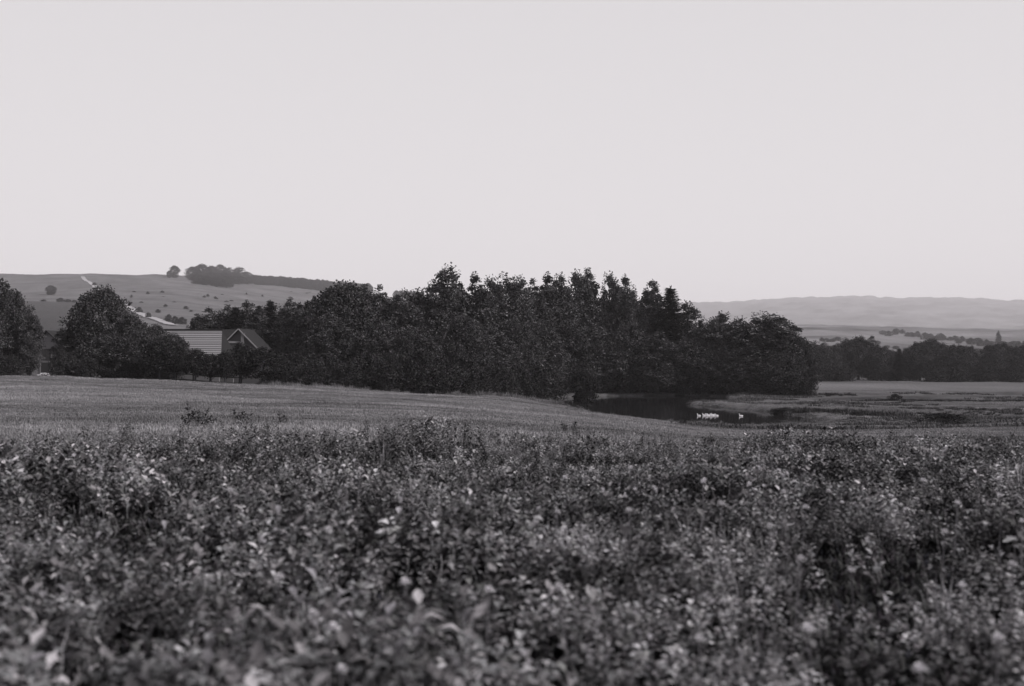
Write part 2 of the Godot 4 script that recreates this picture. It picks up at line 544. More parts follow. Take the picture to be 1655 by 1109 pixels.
func weed_edge(x: float, z: float) -> float:       # how far the tall weeds reach in this direction, metres
	var b := clampf(x / maxf(-z, 0.5), -0.7, 0.7)
	return 18.0 + 4.0 * smoothstep(0.05, 0.4, b) + 2.5 * smoothstep(-0.13, -0.08, b) * smoothstep(-0.02, -0.07, b) + patches.get_noise_2d(b * 400.0, 7.0) * 5.0

func ground_tone(x: float, z: float, h: float, r: float) -> float:
	var n := patches.get_noise_2d(x, z)
	var f := bumps.get_noise_2d(x * 6.0, z * 6.0)
	var b := x / maxf(-z, 1.0)
	if r < weed_edge(x, z) * 1.02:
		return 0.014 + 0.005 * f                    # bare soil and litter under the weeds
	if h < WATER + 0.03 and shore(x, z) < 2.0:
		return 0.03                                  # mud
	var v := 0.15 + 0.04 * n + 0.035 * f            # cut grass
	if r > 95.0 and h < -3.9:                        # rough pasture on the valley floor, with sedge patches
		v = 0.12 + 0.1 * patches.get_noise_2d(x * 1.5, z * 5.0) + 0.04 * bumps.get_noise_2d(x * 2.0, z * 4.0)
	if r > 215.0:
		v = 0.155 + 0.03 * n + 0.03 * bumps.get_noise_2d(x * 0.8, z * 1.6) + 0.07 * patches.get_noise_2d(x * 0.35, z * 1.1)   # pasture on the hills
		if b < -0.36 and r < 1010.0 + 60.0 * n:
			v = 0.085 + 0.02 * f                     # ploughed field below the boundary bank
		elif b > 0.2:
			v = 0.16 + 0.14 * patches.get_noise_2d(x * 0.2, z * 0.1) + 0.05 * patches.get_noise_2d(x * 0.9, z * 0.5)   # strips of field and wood, base tone paled to stand in for haze
	return clampf(v, 0.025, 0.32)

func build_ground() -> void:
	var bearings := PackedFloat32Array()
	var a := -PI
	while a < -0.62:
		bearings.append(a)
		a += 0.06
	a = -0.62
	while a < 0.62:
		bearings.append(a)
		a += 0.0029
	a = 0.62
	while a <= PI - 0.03:
		bearings.append(a)
		a += 0.06
	bearings.append(PI)
	var radii := PackedFloat32Array([0.0])
	var r := 0.6
	while r < 13000.0:
		radii.append(r)
		r *= 1.055 if r < 12.0 else (1.012 if r > 90.0 and r < 200.0 else 1.02)
	var nb := bearings.size()
	var v := PackedVector3Array()
	var c := PackedColorArray()
	for rr in radii:
		var inner := {}
		for b in bearings:
			var lim := clampf(b, -0.6, 0.6)
			var d := rr * cos(lim)
			var key := snappedf(d, 0.0001)
			if not inner.has(key):
				var hs := []
				for k in COLS.size():
					hs.append(column_height(k, d))
				inner[key] = hs
			var x := rr * sin(b)
			var z := -rr * cos(b)
			var h := finish_height(across(inner[key], tan(lim)), x, z, rr)
			if absf(b) > 1.6:
				h *= clampf((PI - absf(b)) / 1.5, 0.0, 1.0)
			v.append(Vector3(x, h, z))
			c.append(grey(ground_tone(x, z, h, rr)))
	var idx := PackedInt32Array()
	for i in radii.size() - 1:
		for k in nb - 1:
			var p := i * nb + k
			idx.append_array([p, p + nb, p + nb + 1, p, p + nb + 1, p + 1])
	var arr := []
	arr.resize(Mesh.ARRAY_MAX)
	arr[Mesh.ARRAY_VERTEX] = v
	arr[Mesh.ARRAY_COLOR] = c
	arr[Mesh.ARRAY_INDEX] = idx
	var st := SurfaceTool.new()
	st.create_from_arrays(arr)
	st.generate_normals()
	var m := tinted(1.0, 0.05)
	var grain := Image.create(512, 512, false, Image.FORMAT_RGB8)
	var n := FastNoiseLite.new()
	n.seed = 3
	n.frequency = 0.09
	n.fractal_octaves = 4
	for y in 512:
		for x in 512:
			var u := TAU * x / 512.0
			var w := TAU * y / 512.0
			var g := clampf(0.8 + 0.5 * n.get_noise_3d(60 * cos(u) + 40 * cos(w), 60 * sin(u) + 17 * sin(w), 60 * sin(w)), 0.3, 1.0)
			grain.set_pixel(x, y, Color(g, g, g))
	grain.generate_mipmaps()
	m.albedo_texture = ImageTexture.create_from_image(grain)
	m.uv1_triplanar = true
	m.uv1_world_triplanar = true
	m.uv1_scale = Vector3(0.19, 0.19, 0.19)
	setting("ground", st.commit(), m)

func build_pond() -> void:
	var st := SurfaceTool.new()
	st.begin(Mesh.PRIMITIVE_TRIANGLES)
	var lo := Vector2(0, -190)
	# a flat sheet a little wider than the hollow; the banks rise through it
	for i in 1:
		var q := [Vector3(-8, WATER, -96), Vector3(60, WATER, -96), Vector3(60, WATER, -190), Vector3(-8, WATER, -190)]
		for k in [0, 3, 2, 0, 2, 1]:
			st.set_normal(Vector3.UP)
			st.add_vertex(q[k])
	var m := plain(0.012, 0.06, 0.5)
	var nt := NoiseTexture2D.new()
	nt.width = 512
	nt.height = 512
	nt.seamless = true
	nt.as_normal_map = true
	nt.bump_strength = 0.6
	var fn := FastNoiseLite.new()
	fn.seed = 9
	fn.frequency = 0.03
	nt.noise = fn
	m.normal_enabled = true
	m.normal_texture = nt
	m.normal_scale = 0.12
	m.uv1_triplanar = true
	m.uv1_world_triplanar = true
	m.uv1_scale = Vector3(0.12, 0.12, 0.4)
	setting("pond_water", st.commit(), m)

func build_track() -> void:
	# the pale dirt track that climbs over the left hill
	var pts := TRACK
	var curve := Curve3D.new()
	for p in pts:
		curve.add_point(Vector3(p.x, 0, p.y), Vector3(0, 0, 0), Vector3(0, 0, 0))
	for i in range(1, pts.size() - 1):
		var t := (curve.get_point_position(i + 1) - curve.get_point_position(i - 1)) / 6.0
		curve.set_point_in(i, -t)
		curve.set_point_out(i, t)
	var s := Soup.new()
	var prev := []
	var l := 0.0
	while l < curve.get_baked_length():
		var p := curve.sample_baked(l)
		var q := curve.sample_baked(minf(l + 1.0, curve.get_baked_length()))
		var side := (q - p).cross(Vector3.UP).normalized()
		var w := 2.6 + 1.1 * bumps.get_noise_1d(l * 3.0)
		var row := []
		for k in 5:
			var e := p + side * w * (k - 2) / 2.0
			row.append(Vector3(e.x, height(e.x, e.z) + 0.5, e.z))
		if prev:
			for k in 4:
				s.quad(prev[k], row[k], row[k + 1], prev[k + 1], grey(0.26 + 0.06 * bumps.get_noise_2d(p.x * 4.0 + k * 9.0, p.z * 4.0)))
		prev = row
		l += 3.0
	setting("dirt_track", s.mesh(), tinted(0.95, 0.2))

# ---------------------------------------------------------------- trees

func leaf_clump(s: Soup, at: Vector3, reach: Vector3, count: int, size: float, tone: float, g: RandomNumberGenerator, droop := 0.0) -> void:
	for i in count:
		var d := Vector3(g.randfn(), g.randfn(), g.randfn()) * 0.5
		if d.length() > 1.15:
			d = d.normalized() * 1.15
		var p := at + d * reach
		var out := (d * 1.5 + Vector3(g.randfn(), g.randfn() - droop, g.randfn()) * 0.7).normalized()
		var side := out.cross(Vector3(g.randfn(), g.randfn() + 1.2, g.randfn())).normalized()
		var l := size * g.randf_range(0.6, 1.35)
		var w := l * g.randf_range(0.3, 0.5)
		var up := side.cross(out) * l * 0.16
		var col := grey(tone * exp(g.randfn() * 0.26))
		s.tri(p, p + out * l * 0.5 + side * w + up, p + out * l, col)
		s.tri(p, p + out * l, p + out * l * 0.5 - side * w + up, col)

func make_leafy(kind: String, tall: float, wide: float, low: float, seed_: int, clumps: int, leaves: int, size: float, tone: float) -> Array:
	# crown radius follows a profile; limbs run from the trunk to the leaf clumps
	var g := RandomNumberGenerator.new()
	g.seed = seed_
	var wood := Soup.new()
	var crown := Soup.new()
	var bark := grey(0.05)
	var lean := Vector3(g.randf_range(-0.04, 0.04), 0, g.randf_range(-0.04, 0.04)) * tall
	var spine := []
	for i in 9:
		var u := i / 8.0
		spine.append(Vector3(lean.x * u * u + 0.012 * tall * g.randfn() * u, tall * 0.96 * u, lean.z * u * u + 0.012 * tall * g.randfn() * u))
	var thick := 0.018 * tall + 0.03 * wide
	if kind != "bush":
		for i in 8:
			wood.tube(spine[i] - Vector3(0, 0.3 if i == 0 else 0.0, 0), spine[i + 1], thick * pow(1.0 - i / 8.0, 0.8) * (1.35 if i == 0 else 1.0) + 0.01, thick * pow(1.0 - (i + 1) / 8.0, 0.8) + 0.01, 7, bark)
	var lobes := []
	for i in 7:
		lobes.append([g.randf() * TAU, g.randf_range(low, 1.0), g.randf_range(-0.45, 0.42)])
	var leaders := [[Vector3.ZERO, 1.0]]
	if kind == "alder" or kind == "oval":
		for i in g.randi_range(2, 4):
			var la := g.randf() * TAU
			leaders.append([Vector3(cos(la), 0, sin(la)) * wide * g.randf_range(0.3, 0.6), g.randf_range(0.74, 0.97)])
	for i in clumps:
		var u := lerpf(low, 1.0, (i + g.randf()) / clumps)
		var k := (u - low) / (1.0 - low)
		var r := 0.0
		match kind:
			"alder":
				r = minf(1.0, 0.5 + k * 3.0) * pow(1.0 - pow(k, [2.0, 2.8, 3.6, 2.3, 3.1][seed_ % 5]), 0.85) + 0.04
			"oval":
				r = pow(sin(PI * clampf(0.1 + 0.86 * pow(k, 0.85), 0.0, 1.0)), 0.7)
			"broad", "fruit":
				r = pow(sin(PI * clampf(0.13 + 0.83 * pow(k, 1.15), 0.0, 1.0)), 0.6)
			"bush":
				r = pow(cos(PI * 0.48 * k), 0.6)
		var az := g.randf() * TAU
		var swell := 1.0
		for lb in lobes:
			swell += lb[2] * exp(-pow(angle_difference(az, lb[0]) / 0.7, 2.0) - pow((u - lb[1]) / 0.16, 2.0))
		var rad := wide * r * swell * (pow(g.randf(), 0.4) if g.randf() < 0.85 else g.randf_range(0.9, 1.12))
		var lead: Array = leaders[g.randi() % leaders.size()]
		if leaders.size() > 1:
			rad *= 0.8
		u = lerpf(low, lead[1], k)
		var c: Vector3 = Vector3(cos(az) * rad, u * tall, sin(az) * rad) + lead[0] * pow(k, 0.9)
		c += spine[clampi(int(u * 8.0), 0, 8)] * Vector3(1, 0, 1)
		c.y += 0.03 * tall * g.randfn() * (1.0 - k)
		var cs := wide * g.randf_range(0.17, 0.36) * (1.0 - 0.62 * k)
		if kind == "fruit" or kind == "bush":
			cs *= 1.15
		leaf_clump(crown, c, Vector3(cs, cs * 0.8, cs), int(leaves * (1.25 - 0.5 * k) * g.randf_range(0.6, 1.3)), size, tone * g.randf_range(0.72, 1.3), g)
		if i % 2 == 0 and kind != "bush":
			var from: Vector3 = spine[clampi(int((u - 0.12 * (1.0 - k)) * 8.0), 1, 8)]
			from.y = minf(from.y, c.y - 0.02 * tall)
			wood.tube(from, c, thick * 0.22 * (1.15 - k), 0.015, 4, bark)
		elif kind == "bush" and i % 3 == 0:
			wood.tube(Vector3(c.x * 0.12, -0.1, c.z * 0.12), c, 0.03, 0.01, 3, bark)
	# loose sprigs that break the outline
	for i in int(clumps * 0.8):
		var u := lerpf(low + 0.25, 1.04, pow(g.randf(), 0.7))
		var k := clampf((u - low) / (1.0 - low), 0.0, 1.0)
		var az := g.randf() * TAU
		var rad := wide * pow(sin(PI * clampf(0.1 + 0.87 * k, 0.0, 1.0)), 0.75) * g.randf_range(0.92, 1.28)
		if kind == "alder":
			rad = wide * (pow(maxf(0.0, 1.0 - pow(k, 2.5)), 0.85) + 0.05) * g.randf_range(0.85, 1.25)
		var sl: Array = leaders[g.randi() % leaders.size()]
		u = lerpf(low, sl[1], k) + (0.02 if k > 0.95 else 0.0)
		if leaders.size() > 1:
			rad *= 0.8
		leaf_clump(crown, sl[0] * pow(k, 0.9) + Vector3(cos(az) * rad, u * tall, sin(az) * rad) + spine[8] * Vector3(1, 0, 1) * k, Vector3(0.09, 0.14, 0.09) * wide, 12, size * 0.9, tone * g.randf_range(0.8, 1.5), g)
	return [wood.mesh(), crown.mesh(), tall, wide]

func make_spruce(tall: float, wide: float, seed_: int, tone: float) -> Array:
	var g := RandomNumberGenerator.new()
	g.seed = seed_
	var wood := Soup.new()
	var crown := Soup.new()
	wood.tube(Vector3(0, -0.3, 0), Vector3(0, tall * 0.99, 0), 0.2, 0.015, 7, grey(0.045))
	var y := tall * 0.05
	while y < tall * 0.985:
		var k := y / tall
		var n := 6 if k > 0.8 else 8
		var off := g.randf() * TAU
		for i in n:
			var az := off + TAU * i / n + g.randf_range(-0.25, 0.25)
			var l := wide * pow(1.04 - k, 0.8) * g.randf_range(0.7, 1.12) + 0.12
			var dir := Vector3(cos(az), 0, sin(az))
			var a := Vector3(0, y + g.randf_range(-0.15, 0.15), 0)
			var b := a + dir * l + Vector3(0, lerpf(-0.35, 0.25, k) * l, 0)
			wood.tube(a, b, 0.03, 0.008, 3, grey(0.045))
			var t := tone * g.randf_range(0.75, 1.25)
			var m := int(6 + l * 13.0)
			for q in m:
				var f := (q + g.randf()) / m
				var p := a.lerp(b, f)
				for s in [-1, 1]:
					var out: Vector3 = (dir * 0.7 + dir.cross(Vector3.UP) * s * g.randf_range(0.3, 1.0) + Vector3(0, g.randf_range(-0.6, 0.15), 0)).normalized()
					var len := g.randf_range(0.3, 0.6) * (1.1 - 0.4 * f)
					var side: Vector3 = out.cross(Vector3.UP).normalized() * len * 0.3
					crown.tri(p - side * 0.6, p + out * len, p + side, grey(t * g.randf_range(0.8, 1.25)))
		y += lerpf(0.3, 0.17, k)
	for i in 10:
		var p := Vector3(0, tall * g.randf_range(0.96, 1.0), 0)
		var out := Vector3(g.randfn() * 0.4, 1.0, g.randfn() * 0.4).normalized()
		crown.tri(p - Vector3(0.05, 0, 0), p + out * 0.35, p + Vector3(0.05, 0, 0.03), grey(tone))
	return [wood.mesh(), crown.mesh(), tall, wide]

func make_tree_kinds() -> void:
	kinds["alder"] = []
	for i in 5:
		kinds["alder"].append(make_leafy("alder", 19.0, 2.7 + 0.25 * (i % 3), 0.05, 100 + i, 230, 78, 0.3, 0.062))
	kinds["oval"] = []
	for i in 3:
		kinds["oval"].append(make_leafy("oval", 16.0, 3.4, 0.08, 200 + i, 210, 78, 0.31, 0.064))
	kinds["broad"] = []
	for i in 4:
		kinds["broad"].append(make_leafy("broad", 10.0, 3.8, 0.1, 300 + i, 200, 80, 0.28, 0.046))
	kinds["fruit"] = []
	for i in 3:
		kinds["fruit"].append(make_leafy("fruit", 4.2, 1.7, 0.3, 400 + i, 75, 55, 0.2, 0.026))
	kinds["bush"] = []
	for i in 4:
		kinds["bush"].append(make_leafy("bush", 4.0, 2.2, 0.0, 500 + i, 75, 55, 0.24, 0.03))
	kinds["spruce"] = []
	for i in 3:
		kinds["spruce"].append(make_spruce(14.0, 2.9, 600 + i, 0.03))

func plant(called: String, label: String, category: String, group: String, x: float, z: float, top: float, wide: float, kind: String, pick: int) -> Node3D:
	var base := on_ground(x, z)
	var k: Array = kinds[kind][pick % kinds[kind].size()]
	var t := thing(called, label, category, base, pick * 2.399, group)
	var tall := maxf(top - base.y, 0.4)
	t.scale = Vector3(wide / k[3] * 0.98, tall / k[2], wide / k[3] * 0.98)
	part("stems" if kind == "bush" else "trunk", k[0], mat.bark, t)
	part("foliage" if kind == "bush" else "crown", k[1], mat.foliage, t)
	return t

func build_trees() -> void:
	var names := {"alder": "grove_tree", "oval": "grove_tree", "broad": "round_tree", "spruce": "spruce_tree", "bush": "bush", "fruit": "orchard_tree"}
	var grove_label := {"alder": "tall narrow leafy tree with ragged top in the grove", "oval": "tall full leafy tree with rounded top in the grove", "broad": "round leafy tree under taller crowns of the grove", "spruce": "dark pointed spruce in the row behind the barn"}
	for i in GROVE.size():
		var e: Array = GROVE[i]
		var near := ", by the spruce row" if e[0] < -25.0 else (", over the edge bushes" if e[0] < -12.0 else (", beside the highest crown" if e[0] < 2.0 else (", over the pond's shaded end" if e[0] < 16.0 else (", by the conical spruce" if e[0] < 33.0 else ", at the pasture end"))))
		var label: String = grove_label[e[4]] + near
		if i == 19:
			label = "broad leafy tree beside the spruce row, lighter leaves on its flank"
		elif i == 26:
			label = "leafy tree with bulging crown rising highest over the meadow side of grove"
		elif i == 42:
			label = "large pointed conical spruce standing over the far bank of the pond"
		elif i == 44:
			label = "small pointed spruce top in the gap of the grove behind the pond"
		elif i == 51:
			label = "low round tree closing the end of the grove towards open pasture"
		plant(names[e[4]], label, "tree", "trees of the dark grove", e[0], e[1], e[2], e[3] * (1.65 if e[4] == "alder" else 1.5), e[4], i)
	for i in GROVE_BUSHES.size():
		var e: Array = GROVE_BUSHES[i]
		var by_pond: bool = e[1] < -165
		plant("bush", "dark leafy bush on the far bank of the pond under the grove" if by_pond else ("dark leafy bush at the grove edge beside the fruit tree row" if i < 4 else ("dark leafy bush at the meadow edge of the grove, under the middle trees" if i < 11 else "dark leafy bush at the grove edge where the pond begins")), "bush", "bushes on the pond bank" if by_pond else "bushes along the grove edge", e[0], e[1], e[2], e[3] * 1.15, "bush", i)
	plant("young_tree", "small thin trunked tree leaning over the near pond shore before the grove", "tree", "", 9.2, -133.0, -0.2, 1.9, "fruit", 1)
	var farm_label := ["big dark spreading tree beside the dark gabled house", "lower round tree with ragged side next to the gabled house wall", "dark slender tree in front of the gabled house's side", "dark tree at the outer side of the farmyard",
		"great round dark tree standing between the two farm buildings", "round tree adjoining the great tree on its barn side", "slim dark tree squeezed against the great round tree", "low wide tree under the great round tree", "low dense tree with bare stem before the barn end", "dark tree whose crown hides the barn's ridge end", "dark tree overlapping the pale tiled barn roof"]
	for i in FARM_TREES.size():
		var e: Array = FARM_TREES[i]
		plant("farm_tree", farm_label[i], "tree", "trees round the farm", e[0], e[1], e[2], e[3] * 1.08, e[4], i)
	for i in ORCHARD.size():
		var e: Array = ORCHARD[i]
		plant("orchard_tree", "small fruit tree with bare dark trunk in the row before the barn", "tree", "row of small fruit trees", e[0], e[1], e[2], e[3] * 1.1, e[4], i)
	for i in FARM_SHRUBS.size():
		var e: Array = FARM_SHRUBS[i]
		plant("farm_bush", "dark bush on the field edge before the farm trees", "bush", "bushes at the farm edge", e[0], e[1], e[2], e[3] * 1.1, e[4], i)
	for i in FAR_TREES.size():
		var e: Array = FAR_TREES[i]
		var label := "hazy leafy tree in the row beyond the open pasture"
		if e[4] == "spruce":
			label = "dark conical spruce in the tree row beyond the pasture"
		elif e[4] == "alder":
			label = "slim upright tree in the row beyond the pasture"
		elif e[4] == "bush":
			label = "low pale bush at the foot of the tree row beyond the pasture"
		plant("valley_bush" if e[4] == "bush" else "valley_tree", label, "bush" if e[4] == "bush" else "tree", "tree row beyond the pasture", e[0], e[1], e[2] + 1.5, e[3] * 1.4, e[4], i)
	for i in HEDGE_TREES.size():
		var e: Array = HEDGE_TREES[i]
		plant("distant_tree", "lone tall slim tree in the haze over the valley trees" if e[4] == "alder" else "small hazy round tree on the far slope over the valley trees", "tree", "trees on the far slope", e[0], e[1], e[2], e[3], e[4], i)
	for i in HILL_CLUMP.size():
		var e: Array = HILL_CLUMP[i]
		plant("hilltop_tree", "hazy round tree of the clump on the crown of the hill", "tree", "clump of trees on the hill", e[0], e[1], e[2], e[3] * 1.25, e[4], i)
	var lone_label := ["single small tree on the bare skyline beside the hilltop clump", "tiny tree touching the single tree on the bare skyline", "lone round dark tree on the open hillside beside the track"]
	for i in LONE_TREES.size():
		var e: Array = LONE_TREES[i]
		plant("lone_tree", lone_label[i], "tree", "", e[0], e[1], e[2], e[3], e[4], i)
	for i in HILL_SHRUBS.size():
		var e: Array = HILL_SHRUBS[i]
		plant("hill_shrub", "small shrub along the hill track" if i < 8 else ("low shrub on the bank under the lone hillside tree" if i < 12 else "tiny scrub bush scattered on the open hill pasture"), "shrub", "shrubs on the hillside", e[0], e[1], e[2], e[3], e[4], i)
	# the long wood on the ridge reads as one mass
	var places := []
	var tones := PackedFloat32Array()
	rng.seed = 77
	for i in 420:
		var b := lerpf(-0.245, -0.135, rng.randf())
		var d := rng.randf_range(1950.0, 2130.0)
		var p := on_ground(b * d, -d)
		var s := rng.randf_range(0.75, 1.1) * lerpf(1.3, 1.9, (b + 0.245) / 0.11)
		places.append(Transform3D(Basis(Vector3.UP, rng.randf() * TAU).scaled(Vector3(s, s, s)), p))
		tones.append(rng.randf_range(0.8, 1.2))
	for i in 60:
		var b := lerpf(-0.11, -0.085, rng.randf())
		var d := rng.randf_range(2080.0, 2150.0)
		var p := on_ground(b * d, -d)
		var s := rng.randf_range(1.2, 1.7)
		places.append(Transform3D(Basis(Vector3.UP, rng.randf() * TAU).scaled(Vector3(s, s, s)), p))
		tones.append(rng.randf_range(0.8, 1.2))
	var wood := scatter("ridge_wood", kinds["broad"][0][1], mat.foliage, places, tones)
	tag(wood, "long hazy wood running down the ridge behind the grove", "wood")

# ---------------------------------------------------------------- farm

func gable_wall(w: float, eave: float, apex: float, thick: float, z: float) -> ArrayMesh:
	var s := Soup.new()
	var f := [Vector3(-w, 0, z), Vector3(w, 0, z), Vector3(w, eave, z), Vector3(0, apex, z), Vector3(-w, eave, z)]
	var b := []
	for p in f:
		b.append(p - Vector3(0, 0, thick))
	for i in [1, 2, 3]:
		s.tri(f[0], f[i + 1], f[i], Color.WHITE)
		s.tri(b[0], b[i], b[i + 1], Color.WHITE)
	for i in 5:
		var j := (i + 1) % 5
		s.quad(f[i], f[j], b[j], b[i], Color.WHITE)
	return s.mesh()

func build_farm() -> void:
	# --- the dark house, gable towards the meadow
	var z := -137.0
	var base := on_ground(-60.3, z)
	base.y -= 0.15
	var h := thing("gabled_house", "dim plastered house, gable with door and upper window facing the field", "house", base)
	part("front_wall", gable_wall(3.05, 3.2, 5.9, 0.3, 0.0), mat.plaster, h)
	part("back_wall", gable_wall(3.05, 3.2, 5.9, 0.3, -9.7), mat.plaster, h)
	for s in [-1, 1]:
		part("side_wall", solid([box(Vector3(2.75 if s > 0 else -3.05, 0, -9.68), Vector3(3.05 if s > 0 else -2.75, 3.2, -0.32))]), mat.plaster, h)
		var e0 := Vector3(s * 3.55, 2.85, 0.45)
		var e1 := Vector3(s * 3.55, 2.85, -10.4)
		var r0 := Vector3(0, 6.02, 0.45)
		var r1 := Vector3(0, 6.02, -10.4)
		part("roof_slope", solid([slab(e0, r0, r1, e1, Vector3(0, 0.16, 0))]), mat.dark_roof, h)
	var win := part("window", solid([box(Vector3(-0.62, 2.45, 0.01), Vector3(0.42, 3.7, 0.05))]), mat.dark_glass, h)
	part("frame", solid([box(Vector3(-0.7, 3.7, 0.005), Vector3(0.5, 3.78, 0.09)), box(Vector3(-0.7, 2.36, 0.005), Vector3(0.5, 2.45, 0.12)), box(Vector3(-0.7, 2.45, 0.005), Vector3(-0.62, 3.7, 0.09)), box(Vector3(0.42, 2.45, 0.005), Vector3(0.5, 3.7, 0.09)), box(Vector3(-0.13, 2.45, 0.052), Vector3(-0.07, 3.7, 0.08))]), mat.dark_wood, win)
	var door := part("door", solid([box(Vector3(-0.8, 0.0, 0.01), Vector3(0.52, 2.0, 0.06))]), mat.dark_wood, h)
	part("frame", solid([box(Vector3(-0.9, 2.0, 0.005), Vector3(0.62, 2.1, 0.1)), box(Vector3(-0.9, 0, 0.005), Vector3(-0.8, 2.0, 0.1)), box(Vector3(0.52, 0, 0.005), Vector3(0.62, 2.0, 0.1))]), mat.plaster, door)
	part("handle", solid([box(Vector3(0.36, 0.95, 0.06), Vector3(0.42, 1.1, 0.1))]), mat.pale_wood, door)
	# --- pale heap and plank in front of it
	var hp := on_ground(-58.0, -131.0)
	var heap := Soup.new()
	rng.seed = 31
	for i in 60:
		var a := rng.randf() * TAU
		var r := sqrt(rng.randf())
		var p := Vector3(cos(a) * r * 0.75, 0.34 * (1.0 - r * r) + 0.05, sin(a) * r * 0.4)
		var d := Vector3(rng.randfn(), rng.randfn() * 0.15, rng.randfn()).normalized() * rng.randf_range(0.12, 0.3)
		heap.tube(p - d, p + d, 0.035, 0.03, 4, grey(rng.randf_range(0.35, 0.6)))
	tag(part("split_wood_heap", heap.mesh(), mat.foliage_dry, self), "low pale heap lying before the dark house doorway", "heap")
	get_node("split_wood_heap").position = hp
	var pk := on_ground(-54.6, -129.0)
	var plank := part("pale_plank", solid([bar(Vector3(-0.4, 0.02, 0.0), Vector3(0.38, 0.42, -0.05), 0.22, 0.06), bar(Vector3(0.2, -0.05, -0.1), Vector3(0.26, 0.34, -0.1), 0.07, 0.07)]), mat.pale_wood, self)
	plank.position = pk
	tag(plank, "short pale plank propped up beside the heap at the field edge", "plank")
	# --- barn with pale hipped roof of tile courses
	z = -124.0
	base = on_ground(-38.5, z)
	base.y -= 0.2
	var top := 4.75 - base.y
	var eave := 1.5 - base.y
	var b := thing("tiled_barn", "low barn with pale hipped roof of tile courses behind the fruit trees", "barn", base)
	part("wall", solid([box(Vector3(-5.0, 0, 2.9), Vector3(5.0, eave + 0.25, 3.2))]), mat.pale_plaster, b)
	part("wall", solid([box(Vector3(-5.0, 0, -3.2), Vector3(5.0, eave + 0.25, -2.9))]), mat.pale_plaster, b)
	part("wall", solid([box(Vector3(-5.0, 0, -2.898), Vector3(-4.7, eave + 0.25, 2.898))]), mat.pale_plaster, b)
	part("wall", solid([box(Vector3(4.7, 0, -2.898), Vector3(5.0, eave + 0.25, 2.898))]), mat.dark_wood, b)  # shade put into this end wall's colour; the sun would light it bright
	var door2 := part("door", solid([box(Vector3(-2.4, 0, 3.201), Vector3(-0.6, 2.1, 3.26))]), mat.dark_wood, b)
	part("hinge", solid([box(Vector3(-2.38, 1.6, 3.26), Vector3(-1.5, 1.68, 3.28)), box(Vector3(-2.38, 0.4, 3.26), Vector3(-1.5, 0.48, 3.28))]), mat.dark_roof, door2)
	var n := 15
	var ridge_w := 4.45
	var half := 5.35
	var run := 3.7
	var rf := part("roof", solid([slab(Vector3(-half, eave, run - 0.05), Vector3(half, eave, run - 0.05), Vector3(ridge_w, top, 0.0), Vector3(-ridge_w, top, 0.0), Vector3(0, -0.1, -0.05)),
		slab(Vector3(half, eave, -run), Vector3(-half, eave, -run), Vector3(-ridge_w, top, -0.02), Vector3(ridge_w, top, -0.02), Vector3(0, -0.1, 0.05)),
		slab(Vector3(half, eave, run - 0.05), Vector3(half, eave, -run), Vector3(ridge_w, top, -0.02), Vector3(ridge_w, top, 0.0), Vector3(-0.08, -0.1, 0)),
		slab(Vector3(-half, eave, -run), Vector3(-half, eave, run - 0.05), Vector3(-ridge_w, top, 0.0), Vector3(-ridge_w, top, -0.02), Vector3(0.08, -0.1, 0))]), mat.dark_roof, b)
	for i in n:
		var k0 := float(i) / n
		var k1 := (i + 1.06) / n
		var y0 := lerpf(eave, top, k0) + 0.15
		var y1 := lerpf(eave, top, k1) + 0.03
		var z0 := lerpf(run, 0.0, k0) + 0.05
		var z1 := lerpf(run, 0.0, k1) + 0.02
		var w0 := lerpf(half, ridge_w, k0)
		var w1 := lerpf(half, ridge_w, minf(k1, 1.0))
		part("tile_course", solid([slab(Vector3(-w0, y0 - 0.1, z0), Vector3(w0, y0 - 0.1, z0), Vector3(w1, y1 - 0.06, z1), Vector3(-w1, y1 - 0.06, z1), Vector3(0, 0.05, 0.02))]), mat.tiles[i % 3], rf)
	part("ridge_cap", solid([box(Vector3(-ridge_w - 0.1, top, -0.22), Vector3(ridge_w + 0.1, top + 0.2, 0.16))]), mat.dark_roof, rf)
	# --- house behind the barn: long dark roof and a gabled wing with white bargeboards
	z = -133.0
	base = on_ground(-34.4, z)
	base.y -= 0.2
	var ap := 5.15 - base.y
	var w := thing("white_trimmed_house", "house behind the barn, dark gable edged with white bargeboards", "house", base)
	var ev := ap - 2.75
	part("gable_wall", gable_wall(2.75, ev, ap - 0.12, 0.3, 0.0), mat.dim_wall, w)
	for s in [-1, 1]:
		part("side_wall", solid([box(Vector3(2.45 if s > 0 else -2.75, 0, -7.0), Vector3(2.75 if s > 0 else -2.45, ev, -0.302))]), mat.dim_wall, w)
		part("roof_slope", solid([slab(Vector3(s * 3.1, ev - 0.4, 0.35), Vector3(0, ap, 0.35), Vector3(0, ap, -7.3), Vector3(s * 3.1, ev - 0.4, -7.3), Vector3(0, 0.14, 0))]), mat.dark_roof, w)
		part("bargeboard", solid([bar(Vector3(s * 3.12, ev - 0.36, 0.39), Vector3(s * 0.02, ap + 0.04, 0.39), 0.06, 0.13)]), mat.white_paint, w)
	part("back_wall", gable_wall(2.75, ev, ap - 0.12, 0.3, -7.002), mat.dim_wall, w)
	part("trim_board", solid([box(Vector3(-1.85, ap - 1.72, 0.03), Vector3(0.1, ap - 1.5, 0.12))]), mat.white_paint, w)
	part("trim_board", solid([bar(Vector3(0.14, ap - 1.62, 0.1), Vector3(0.78, ap - 2.15, 0.1), 0.08, 0.2)]), mat.white_paint, w)
	var wing := part("long_wing", solid([box(Vector3(-8.6, 0, -6.0), Vector3(-2.8, ev, -0.6))]), mat.dim_wall, w)
